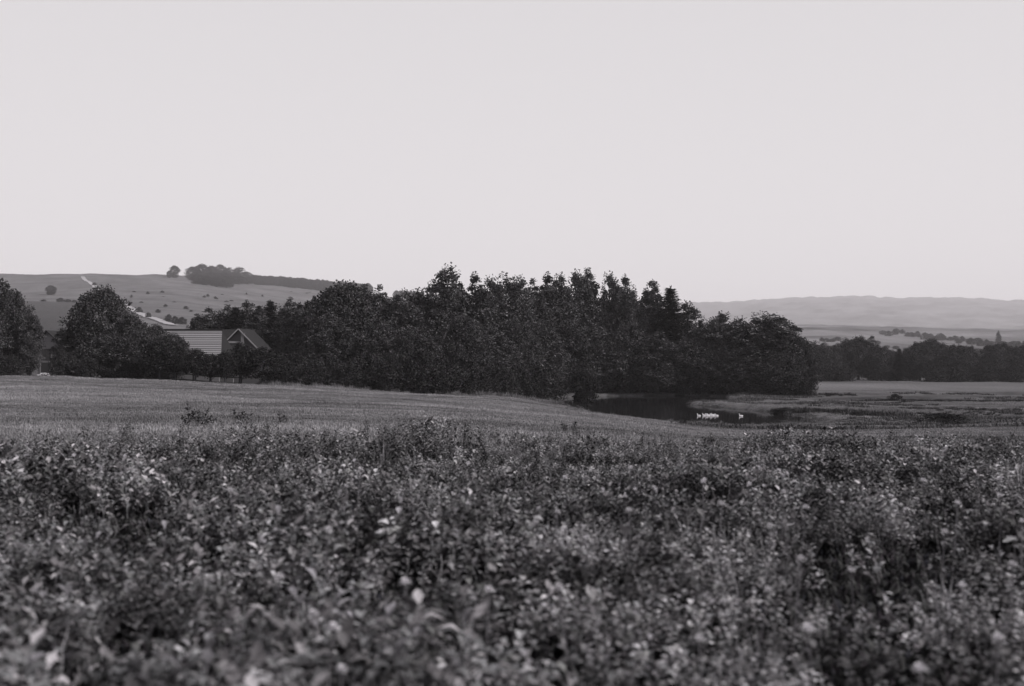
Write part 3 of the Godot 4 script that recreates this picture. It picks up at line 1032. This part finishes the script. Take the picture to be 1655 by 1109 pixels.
	part("roof_slope", solid([slab(Vector3(-8.9, ev - 0.25, -0.2), Vector3(-1.4, ev - 0.25, -0.2), Vector3(-0.4, ap - 0.06, -3.3), Vector3(-8.9, ap - 0.06, -3.3), Vector3(0, 0.14, 0))]), mat.dark_roof, wing)
	part("roof_slope", solid([slab(Vector3(-1.4, ev - 0.25, -6.4), Vector3(-8.9, ev - 0.25, -6.4), Vector3(-8.9, ap - 0.06, -3.3), Vector3(-0.4, ap - 0.06, -3.3), Vector3(0, 0.13, 0))]), mat.dark_roof, wing)
	var ch := part("chimney", solid([box(Vector3(0.32, ap - 1.9, 0.02), Vector3(0.72, ap - 0.5, 0.34))]), mat.pale_plaster, w)
	part("cap", solid([box(Vector3(0.26, ap - 0.5, -0.02), Vector3(0.78, ap - 0.42, 0.4))]), mat.dim_wall, ch)
	# --- rail fence between the fruit trees
	var fx := [-36.2, -34.4, -32.6, -30.9, -29.2]
	var fence := thing("rail_fence", "dark wooden rail fence running between the small fruit trees", "fence", on_ground(fx[2], -114.0))
	var tops := []
	for x in fx:
		var p := on_ground(x, -114.0) - fence.position
		part("post", solid([box(p + Vector3(-0.06, -0.15, -0.06), p + Vector3(0.06, 1.05, 0.06))]), mat.dark_wood, fence)
		tops.append(p)
	for y in [0.25, 0.85]:
		for i in fx.size() - 1:
			part("rail", solid([bar(tops[i] + Vector3(-0.05, y, 0.09), tops[i + 1] + Vector3(0.05, y + 0.02, 0.09), 0.05, 0.12)]), mat.dark_wood, fence)

# ---------------------------------------------------------------- ducks

func build_ducks() -> void:
	# one continuous body swept from tail to bill, then copies
	var path := [[-0.31, 0.12, 0.008, 0.02], [-0.26, 0.105, 0.04, 0.06], [-0.18, 0.075, 0.085, 0.1], [-0.08, 0.06, 0.115, 0.13], [0.04, 0.06, 0.12, 0.135], [0.13, 0.075, 0.11, 0.12], [0.19, 0.115, 0.08, 0.085], [0.205, 0.17, 0.05, 0.05], [0.2, 0.235, 0.037, 0.036], [0.205, 0.29, 0.036, 0.034], [0.225, 0.325, 0.047, 0.04], [0.255, 0.33, 0.044, 0.036], [0.285, 0.318, 0.022, 0.022], [0.292, 0.315, 0.004, 0.004]]
	var st := SurfaceTool.new()
	st.begin(Mesh.PRIMITIVE_TRIANGLES)
	st.set_smooth_group(0)
	var rings := []
	for i in path.size():
		var a: Array = path[maxi(i - 1, 0)]
		var b: Array = path[mini(i + 1, path.size() - 1)]
		var t := Vector3(b[0] - a[0], b[1] - a[1], 0).normalized()
		var up := Vector3(-t.y, t.x, 0)
		var ring := []
		for k in 12:
			var p := TAU * k / 12
			ring.append(Vector3(path[i][0], path[i][1], 0) + up * sin(p) * path[i][2] + Vector3(0, 0, 1) * cos(p) * path[i][3])
		rings.append(ring)
	for i in rings.size() - 1:
		for k in 12:
			var m := (k + 1) % 12
			for q in [rings[i][k], rings[i + 1][k], rings[i + 1][m], rings[i][k], rings[i + 1][m], rings[i][m]]:
				st.add_vertex(q)
	st.index()
	st.generate_normals()
	var body := st.commit()
	var bill := solid([[Vector3(0.28, 0.3, -0.018), Vector3(0.345, 0.298, -0.022), Vector3(0.345, 0.306, -0.022), Vector3(0.28, 0.328, -0.018), Vector3(0.28, 0.3, 0.018), Vector3(0.345, 0.298, 0.022), Vector3(0.345, 0.306, 0.022), Vector3(0.28, 0.328, 0.018)]])
	var eye := solid([box(Vector3(0.252, 0.332, -0.041), Vector3(0.262, 0.342, 0.041))])
	var wing := Soup.new()
	for s in [-1, 1]:
		var a := Vector3(0.1, 0.13, s * 0.1)
		for f in 5:
			var y := 0.135 - f * 0.022
			wing.quad(a + Vector3(0, -f * 0.018, s * 0.014), Vector3(-0.08, y + 0.01, s * (0.133 + 0.004 * f)), Vector3(-0.23 + f * 0.012, y - 0.012, s * 0.085), Vector3(-0.1, y - 0.03, s * (0.135 + 0.004 * f)), Color.WHITE)
	var wm := wing.mesh()
	var spots := [[20.8, -117.6, 2.9, ""], [21.45, -117.9, 3.3, ""], [21.72, -117.4, 3.0, ""], [21.98, -118.0, 3.2, ""], [22.25, -117.5, 3.05, ""], [22.5, -118.1, 3.2, ""], [22.76, -117.6, 3.0, ""], [25.35, -117.0, 3.1, ""]]
	for i in spots.size():
		var e: Array = spots[i]
		var label := "white duck swimming in the tight file on the dark pond"
		if i == 0:
			label = "white duck swimming just ahead of the file on the pond"
		elif i == spots.size() - 1:
			label = "single white duck swimming apart behind the file"
		var d := thing("white_duck", label, "duck", Vector3(e[0], WATER + 0.0, e[1]), e[2], "white ducks on the pond")
		d.scale = Vector3.ONE * (0.78 + 0.04 * (i % 3))
		part("body", body, mat.feather, d)
		part("wings", wm, mat.feather, d)
		part("bill", bill, mat.bill, d)
		part("eyes", eye, mat.dark_glass, d)

# ---------------------------------------------------------------- meadow plants

func leaf(s: Soup, p: Vector3, out: Vector3, l: float, w: float, fold: float, droop: float, col: Color) -> void:
	var side := out.cross(Vector3.UP).normalized()
	if side.length() < 0.5:
		side = Vector3.RIGHT
	var up := side.cross(out).normalized()
	var m := p + out * l * 0.45 + up * l * 0.06
	var tip := p + out * l * 0.95 - Vector3(0, droop * l, 0)
	var a := m + side * w / 2 + up * fold * w
	var b := m - side * w / 2 + up * fold * w
	var m2 := p + out * l * 0.74 - Vector3(0, droop * l * 0.4, 0)
	var a2 := m2 + side * w * 0.36 + up * fold * w * 0.7
	var b2 := m2 - side * w * 0.36 + up * fold * w * 0.7
	s.tri(p, a, m, col)
	s.tri(p, m, b, col)
	s.quad(m, a, a2, m2, col)
	s.quad(m, m2, b2, b, col)
	s.tri(m2, a2, tip, col)
	s.tri(m2, tip, b2, col)

func make_forb(seed_: int, tall: float, n: int, l: float, ratio: float, tone: float) -> ArrayMesh:
	var g := RandomNumberGenerator.new()
	g.seed = seed_
	var s := Soup.new()
	var stems := g.randi_range(1, 3)
	for q in stems:
		var lean := Vector3(g.randfn() * 0.16, 1.0, g.randfn() * 0.16).normalized()
		var h := tall * g.randf_range(0.75, 1.05)
		var bend := Vector3(g.randfn(), 0, g.randfn()) * 0.07
		var p0 := Vector3(g.randfn() * 0.02, -0.03, g.randfn() * 0.02)
		var prev := p0
		for k in 3:
			var u := (k + 1) / 3.0
			var p := p0 + lean * h * u + bend * u * u
			s.tube(prev, p, 0.004 * (1.2 - u * 0.5), 0.004 * (0.9 - u * 0.5), 3, grey(tone * 0.9))
			prev = p
		var az := g.randf() * TAU
		for i in n:
			var u := lerpf(0.38, 1.0, (i + g.randf() * 0.6) / n)
			az += 2.4 + g.randfn() * 0.3
			var p := p0 + lean * h * u + bend * u * u
			var rise := g.randf_range(-0.35, 0.9) + 0.3 * u
			var out := Vector3(cos(az), rise, sin(az)).normalized()
			var ll := l * g.randf_range(0.6, 1.2) * lerpf(1.15, 0.7, u)
			leaf(s, p + out * 0.01, out, ll, ll * ratio * g.randf_range(0.8, 1.2), g.randf_range(0.02, 0.22), g.randf_range(-0.05, 0.4), grey(tone * clampf(exp(g.randfn() * 0.34), 0.4, 1.9)))
	return s.mesh()

func make_tuft(seed_: int, tall: float, spread: float, n: int, wide: float, tone: float) -> ArrayMesh:
	var g := RandomNumberGenerator.new()
	g.seed = seed_
	var s := Soup.new()
	for i in n:
		var p := Vector3(g.randf_range(-1, 1) * spread, -0.01, g.randf_range(-1, 1) * spread)
		var az := g.randf() * TAU
		var d := Vector3(cos(az), 0, sin(az))
		var h := tall * g.randf_range(0.45, 1.15)
		var k := g.randf_range(0.1, 0.75)
		var side := d.cross(Vector3.UP) * wide * g.randf_range(0.6, 1.2)
		var m := p + d * h * k * 0.3 + Vector3(0, h * 0.6, 0)
		var t := p + d * h * k + Vector3(0, h * (1.0 - 0.25 * k), 0)
		var col := grey(tone * g.randf_range(0.65, 1.4))
		s.quad(p - side, p + side, m + side * 0.8, m - side * 0.8, col)
		s.tri(m - side * 0.8, m + side * 0.8, t, col)
	return s.mesh()

func flower_head(seed_: int, tone: float) -> ArrayMesh:
	var g := RandomNumberGenerator.new()
	g.seed = seed_
	var s := Soup.new()
	for i in 26:
		var az := 2.4 * i
		var k := i / 26.0
		var out := Vector3(cos(az) * (0.35 + 0.65 * k), 1.0 - 0.95 * k, sin(az) * (0.35 + 0.65 * k)).normalized()
		leaf(s, out * 0.006, out, 0.021, 0.009, 0.1, 0.05, grey(tone * g.randf_range(0.85, 1.1)))
	return s.mesh()

func build_meadow() -> void:
	rng.seed = 4242
	var forbs := []
	for i in 4:
		forbs.append(make_forb(10 + i, 0.4, 13, 0.085, 0.6, 0.098))
	for i in 3:
		forbs.append(make_forb(20 + i, 0.34, 14, 0.065, 0.72, 0.112))
	for i in 2:
		forbs.append(make_forb(30 + i, 0.44, 12, 0.1, 0.46, 0.095))
	var blades := [make_tuft(40, 0.36, 0.06, 12, 0.0035, 0.12), make_tuft(41, 0.42, 0.07, 10, 0.003, 0.13)]
	var protos := forbs + blades
	var places := []
	var tones := []
	for i in protos.size():
		places.append([])
		tones.append(PackedFloat32Array())
	var z := -0.9
	var step := 0.09
	while z > -34.0:
		var d := -z
		var cell := step * (1.0 if d < 9.0 else 1.0 + (d - 9.0) * 0.045)
		var half := d * 0.56 + 0.7
		var x := -half
		while x < half:
			var px := x + rng.randf_range(-0.5, 0.5) * cell
			var pz := z + rng.randf_range(-0.5, 0.5) * cell
			x += cell
			var edge := weed_edge(px, pz)
			var inside := smoothstep(edge + 6.0, edge - 4.0, Vector2(px, pz).length())
			var dense := bumps.get_noise_2d(px * 9.0, pz * 9.0)
			var stand := bumps.get_noise_2d(px * 4.0 + 90.0, pz * 4.0)
			if rng.randf() > inside * clampf(0.5 + dense * 2.8, 0.06, 1.0):
				continue
			var kind := 0
			var sp := bumps.get_noise_2d(px * 3.0 - 70.0, pz * 3.0) + rng.randfn() * 0.25
			if rng.randf() < 0.1:
				kind = 9 + rng.randi() % 2
			elif sp < -0.08:
				kind = 4 + rng.randi() % 3
			elif sp > 0.28:
				kind = 7 + rng.randi() % 2
			else:
				kind = rng.randi() % 4
			var s := rng.randf_range(0.75, 1.2) * (1.0 + stand * 0.6) * lerpf(0.8, 1.0, inside)
			var tilt := Basis(Vector3(rng.randfn(), 0, rng.randfn()).normalized(), rng.randf_range(0.0, 0.3))
			places[kind].append(Transform3D(tilt * Basis(Vector3.UP, rng.randf() * TAU).scaled(Vector3(s, s, s)), on_ground(px, pz)))
			tones[kind].append(clampf(exp(rng.randfn() * 0.4 + bumps.get_noise_2d(px * 22.0, pz * 22.0) * 1.5), 0.2, 2.3))
		z -= cell
	var field := Node3D.new()
	field.name = numbered("weedy_meadow")
	add_child(field)
	field.set_meta("kind", "stuff")
	tag(field, "dense knee high leafy weeds covering the near meadow", "weeds")
	var count := 0
	for i in protos.size():
		scatter("grass_blades" if i > 8 else "leafy_weeds", protos[i], mat.weed, places[i], tones[i], field)
		count += places[i].size()
	print("weeds ", count)
	# low dark creeping leaves that show in the gaps
	var creep := make_tuft(45, 0.09, 0.14, 46, 0.014, 0.03)
	var cp := []
	var ct := PackedFloat32Array()
	z = -1.5
	while z > -24.0:
		var x := z * 0.55 - 0.6
		while x < -z * 0.55 + 0.6:
			var px := x + rng.randf_range(-0.1, 0.1)
			var pz := z + rng.randf_range(-0.1, 0.1)
			x += 0.2
			if Vector2(px, pz).length() < weed_edge(px, pz):
				cp.append(Transform3D(Basis(Vector3.UP, rng.randf() * TAU).scaled(Vector3.ONE * rng.randf_range(0.7, 1.4)), on_ground(px, pz)))
				ct.append(rng.randf_range(0.6, 1.5))
		z -= 0.2
	scatter("creeping_leaves", creep, mat.weed, cp, ct, field)
	# short cut grass between the weeds and the grove
	var lawn := [make_tuft(50, 0.055, 0.42, 170, 0.006, 0.175), make_tuft(51, 0.06, 0.42, 160, 0.007, 0.175), make_tuft(52, 0.085, 0.42, 140, 0.006, 0.16)]
	var lp := [[], [], []]
	var lt := [PackedFloat32Array(), PackedFloat32Array(), PackedFloat32Array()]
	z = -11.0
	while z > -150.0:
		var d := -z
		var cell := 0.62 if d < 40.0 else 0.62 + (d - 40.0) * 0.009
		var half := d * 0.53
		var x := -half
		while x < half:
			var px := x + rng.randf_range(-0.5, 0.5) * cell
			var pz := z + rng.randf_range(-0.5, 0.5) * cell
			x += cell
			var r := Vector2(px, pz).length()
			if r < weed_edge(px, pz) - 4.5:
				continue
			var p := on_ground(px, pz)
			if p.y < WATER + 0.08:
				continue
			var k := rng.randi() % 3
			var n := patches.get_noise_2d(px * 2.0, pz * 4.0)
			var s := cell / 0.62 * 1.1
			var tall_patch := maxf(0.0, bumps.get_noise_2d(px * 1.3 + 500.0, pz * 3.0) - 0.12)
			var sy := rng.randf_range(0.75, 1.2) * (1.0 + n * 0.8 + tall_patch * 2.2)
			var up := ground_up(px, pz)
			var bs := Basis(Quaternion(Vector3.UP, up)) * Basis(Vector3.UP, rng.randf() * TAU).scaled(Vector3(s, sy, s))
			lp[k].append(Transform3D(bs, p))
			lt[k].append(clampf(0.95 + n * 0.6 + rng.randfn() * 0.14 + bumps.get_noise_2d(px * 0.9, pz * 4.0) * 0.5, 0.45, 1.7))
		z -= cell
	var grass := Node3D.new()
	grass.name = numbered("cut_grass")
	add_child(grass)
	grass.set_meta("kind", "stuff")
	tag(grass, "short cut grass of the field between weeds and grove", "grass")
	for i in 3:
		scatter("grass_patch", lawn[i], mat.weed, lp[i], lt[i], grass)
	print("lawn ", lp[0].size() * 3)
	# rough sedge on valley floor and bank; one dark row stands for ditch shadow
	var sedge := [make_tuft(60, 0.45, 0.3, 60, 0.02, 0.05), make_tuft(61, 0.3, 0.5, 70, 0.02, 0.075)]
	var sp0 := []
	var st0 := PackedFloat32Array()
	var sp1 := []
	var st1 := PackedFloat32Array()
	for i in 5200:
		var d := 62.0 + 120.0 * rng.randf()
		var b := rng.randf_range(0.16, 0.56)
		var px := b * d
		var p := on_ground(px, -d)
		if p.y < WATER + 0.1:
			continue
		var n := patches.get_noise_2d(px * 1.5, -d * 5.0)
		if n < 0.05 + rng.randf() * 0.3:
			continue
		var s := rng.randf_range(0.6, 1.4)
		sp1.append(Transform3D(Basis(Vector3.UP, rng.randf() * TAU).scaled(Vector3(s * 1.3, s, s * 1.3)), p))
		st1.append(rng.randf_range(0.6, 1.3))
	var lines := [[Vector2(51, -153), Vector2(73, -150), 150, 0.35], [Vector2(29.5, -123), Vector2(35.5, -117.5), 60, 0.5], [Vector2(36.5, -117), Vector2(42, -112), 50, 0.6], [Vector2(34, -92), Vector2(50, -94), 50, 0.3], [Vector2(46, -125), Vector2(62, -121), 60, 0.32], [Vector2(31, -100), Vector2(37, -102), 30, 0.16], [Vector2(44, -176), Vector2(56, -172), 40, 0.5], [Vector2(39, -113), Vector2(60, -114), 60, 0.3]]
	for l in lines:
		for i in l[2]:
			var q: Vector2 = l[0].lerp(l[1], rng.randf()) + Vector2(rng.randfn() * 0.8, rng.randfn() * 1.6)
			var p := on_ground(q.x, q.y)
			if p.y < WATER - 0.1:
				continue
			var s: float = rng.randf_range(0.6, 1.3) * (0.8 + l[3])
			sp0.append(Transform3D(Basis(Vector3.UP, rng.randf() * TAU).scaled(Vector3(s, s * l[3] * 1.8, s)), p))
			st0.append(rng.randf_range(0.5, 1.2))
	var bank := [make_tuft(62, 0.5, 0.25, 46, 0.012, 0.13), make_tuft(63, 0.32, 0.35, 50, 0.012, 0.15)]
	var bp := [[], []]
	var bt := [PackedFloat32Array(), PackedFloat32Array()]
	for i in 700:
		var k := rng.randf() * 7.9
		var q: Vector2 = POND[int(k)].lerp(POND[int(k) + 1], fmod(k, 1.0)) + Vector2(rng.randfn() * 1.4, rng.randfn() * 2.2)
		var p := on_ground(q.x, q.y)
		var thick := bumps.get_noise_2d(q.x * 6.0, q.y * 6.0)
		if p.y < WATER - 0.06 or thick < rng.randf_range(-0.25, 0.2):
			continue
		var s := rng.randf_range(0.4, 0.9) * (1.0 + thick)
		bp[i % 2].append(Transform3D(Basis(Vector3.UP, rng.randf() * TAU).scaled(Vector3.ONE * s), p))
		bt[i % 2].append(rng.randf_range(0.55, 1.35))
	for i in 900:
		var b := rng.randf_range(-0.24, 0.03)
		var d := rng.randfn() * 2.5 + lerpf(117.0, 134.0, (b + 0.24) / 0.27)
		var p := on_ground(b * d, -d)
		if bumps.get_noise_2d(p.x * 3.0, p.z * 3.0) < rng.randf_range(-0.2, 0.25):
			continue
		bp[i % 2].append(Transform3D(Basis(Vector3.UP, rng.randf() * TAU).scaled(Vector3.ONE * rng.randf_range(0.7, 1.6)), p))
		bt[i % 2].append(rng.randf_range(0.5, 1.3))
	var verge := Node3D.new()
	verge.name = numbered("rank_grass")
	add_child(verge)
	verge.set_meta("kind", "stuff")
	tag(verge, "rank uncut grass along the pond shore and the grove edge", "grass")
	scatter("grass_tufts", bank[0], mat.weed, bp[0], bt[0], verge)
	scatter("grass_tufts", bank[1], mat.weed, bp[1], bt[1], verge)
	var reeds := Node3D.new()
	reeds.name = numbered("rough_sedge")
	add_child(reeds)
	reeds.set_meta("kind", "stuff")
	tag(reeds, "dark rough sedge in the pasture and on the pond bank, one row standing in for the ditch shadow", "sedge")
	scatter("dark_sedge", sedge[0], mat.weed, sp0, st0, reeds)
	scatter("pasture_tufts", sedge[1], mat.weed, sp1, st1, reeds)

func build_single_plants() -> void:
	# weeds that stand out from the meadow
	rng.seed = 99
	var dark := [make_forb(70, 0.5, 22, 0.15, 0.4, 0.03), make_forb(71, 0.45, 20, 0.13, 0.4, 0.035)]
	var spots := [[-7.75, -25.5, 1.35, 0, "dark broad leaved weed clump standing alone in the cut grass"], [-7.35, -24.8, 1.0, 1, "low dark weed beside the largest dark weed clump"], [-6.75, -26.0, 1.15, 1, "bushy dark weed in cut grass, second along from the large clump"], [-5.6, -25.6, 0.85, 0, "small dark weed sprig at the end of the dark weed line"], [1.38, -25.0, 0.95, 1, "small dark star shaped weed alone before the pond"]]
	for e in spots:
		var p := on_ground(e[0], e[1])
		var t := thing("dark_weed", e[4], "weed", p, rng.randf() * TAU)
		t.scale = Vector3.ONE * e[2]
		part("leafy_stem", dark[e[3]], mat.weed, t)
		for k in 5:
			var q := part("leafy_stem", dark[(k + e[3]) % 2], mat.weed, t)
			q.rotation = Vector3(rng.randfn() * 0.3, k * 1.9, rng.randfn() * 0.3)
			q.position = Vector3(rng.randfn() * 0.14, 0, rng.randfn() * 0.14)
			q.scale = Vector3.ONE * rng.randf_range(0.6, 0.95)
	var pale := [make_forb(80, 0.7, 22, 0.085, 0.5, 0.26), make_forb(81, 0.62, 20, 0.08, 0.5, 0.24)]
	for i in 4:
		var p := on_ground(-1.6 + 0.2 * i, -18.6 - 0.3 * (i % 2))
		var t := thing("pale_weed", "tall pale leaved weed rising over the meadow before the grove", "weed", p, i * 1.7, "tall pale weeds")
		part("leafy_stem", pale[i % 2], mat.weed, t)
	var bushes := [[35.6, -87.0, -3.05, 2.3, "dark spreading bush where the weeds meet the pasture"], [37.5, -87.5, -3.6, 1.6, "low dark bush adjoining the spreading bush at the pasture"], [35.5, -109.0, -4.0, 0.7, "small dark bush on the bare pasture by the pond end"], [55.3, -152.5, -3.7, 0.95, "very dark small round bush alone beside the ditch"], [31.0, -121.5, -4.25, 1.6, "low dark bush on the pond's far bank"], [34.2, -118.5, -4.3, 1.3, "flat dark bush at the end of the pond bank"]]
	for i in bushes.size():
		var e: Array = bushes[i]
		plant("pasture_bush", e[4], "bush", "", e[0], e[1], e[2], e[3], "bush", i + 1)
	# white blossoms, each on its own leafy stem
	var stem := make_forb(90, 0.42, 7, 0.06, 0.45, 0.11)
	var heads := [flower_head(1, 0.62), flower_head(2, 0.55)]
	for i in 46:
		var d := rng.randf_range(3.4, 11.0)
		var b := rng.randf_range(-0.3, 0.52) if i % 3 else rng.randf_range(0.1, 0.5)
		var p := on_ground(b * d, -d)
		var t := thing("white_blossom", "small white blossom on a leafy stem among the near weeds", "flower", p, rng.randf() * TAU, "white blossoms in the meadow")
		var s := rng.randf_range(0.95, 1.35)
		t.scale = Vector3.ONE * s
		part("stem", stem, mat.weed, t)
		var top := Vector3(rng.randfn() * 0.03, 0.45, rng.randfn() * 0.03)
		var f := part("flower_head", heads[i % 2], mat.weed, t)
		f.position = top
		var stalk := Soup.new()
		stalk.tube(Vector3(0, 0, 0), top, 0.004, 0.003, 3, grey(0.1))
		part("stalk", stalk.mesh(), mat.weed, t)

# ---------------------------------------------------------------- scene

func _ready() -> void:
	var cam := Camera3D.new()
	cam.name = "camera"
	add_child(cam)
	cam.position = Vector3(0, EYE, 0)
	cam.rotation_degrees = Vector3(0.79, 0, 0)
	cam.fov = 36.0
	cam.near = 0.1
	cam.far = 20000.0
	var lens := CameraAttributesPhysical.new()
	lens.frustum_focal_length = 36.94
	lens.frustum_near = 0.1
	lens.frustum_far = 20000.0
	lens.exposure_aperture = 1.5
	lens.frustum_focus_distance = 60.0
	cam.attributes = lens
	cam.current = true

	var env := Environment.new()
	env.background_mode = Environment.BG_SKY
	var sky := Sky.new()
	var sm := ProceduralSkyMaterial.new()
	sm.sky_top_color = Color(0.83, 0.818, 0.83)
	sm.sky_horizon_color = Color(0.945, 0.93, 0.936)
	sm.sky_curve = 0.25
	sm.ground_bottom_color = Color(0.35, 0.34, 0.35)
	sm.ground_horizon_color = Color(0.6, 0.59, 0.6)
	sm.sun_angle_max = 1.0
	sky.sky_material = sm
	env.sky = sky
	env.tonemap_mode = Environment.TONE_MAPPER_LINEAR
	env.tonemap_exposure = 1.0
	env.fog_enabled = true
	env.fog_light_color = Color(1.0, 0.985, 1.0)
	env.fog_density = 0.00012
	env.sdfgi_enabled = true
	env.ssao_enabled = true
	env.ssil_enabled = true
	var we := WorldEnvironment.new()
	we.name = "air"
	we.environment = env
	add_child(we)

	var sun := DirectionalLight3D.new()
	sun.name = "sun"
	add_child(sun)
	sun.look_at_from_position(Vector3(0.8, 0.62, 0.24) * 100.0, Vector3.ZERO)
	sun.light_energy = 1.6
	sun.light_color = Color(1.0, 0.985, 0.98)
	sun.light_angular_distance = 1.5
	sun.shadow_enabled = true

	mat.foliage = tinted(0.85, 0.06, 0.12)
	mat.bark = tinted(0.95, 0.05)
	mat.weed = tinted(0.6, 0.1, 0.08)
	mat.foliage_dry = tinted(0.9, 0.2)
	mat.plaster = plain(0.16, 0.95, 0.2)
	mat.pale_plaster = plain(0.13, 0.95, 0.2)
	mat.dim_wall = plain(0.07, 0.9, 0.2)
	mat.dark_roof = plain(0.022, 0.9, 0.15)
	mat.dark_wood = plain(0.03, 0.85, 0.2)
	mat.pale_wood = plain(0.5, 0.8, 0.3)
	mat.white_paint = plain(0.22, 0.6, 0.4)
	mat.dark_glass = plain(0.015, 0.15, 0.5)
	mat.tiles = [plain(0.2, 0.85, 0.2), plain(0.165, 0.85, 0.2), plain(0.18, 0.85, 0.2)]
	mat.feather = plain(0.68, 0.7, 0.3)
	mat.bill = plain(0.3, 0.5, 0.4)

	prepare_ground()
	build_ground()
	build_pond()
	build_track()
	print("ground ", Time.get_ticks_msec())
	make_tree_kinds()
	print("kinds ", Time.get_ticks_msec())
	build_trees()
	print("trees ", Time.get_ticks_msec())
	build_farm()
	build_ducks()
	build_meadow()
	print("meadow ", Time.get_ticks_msec())
	build_single_plants()
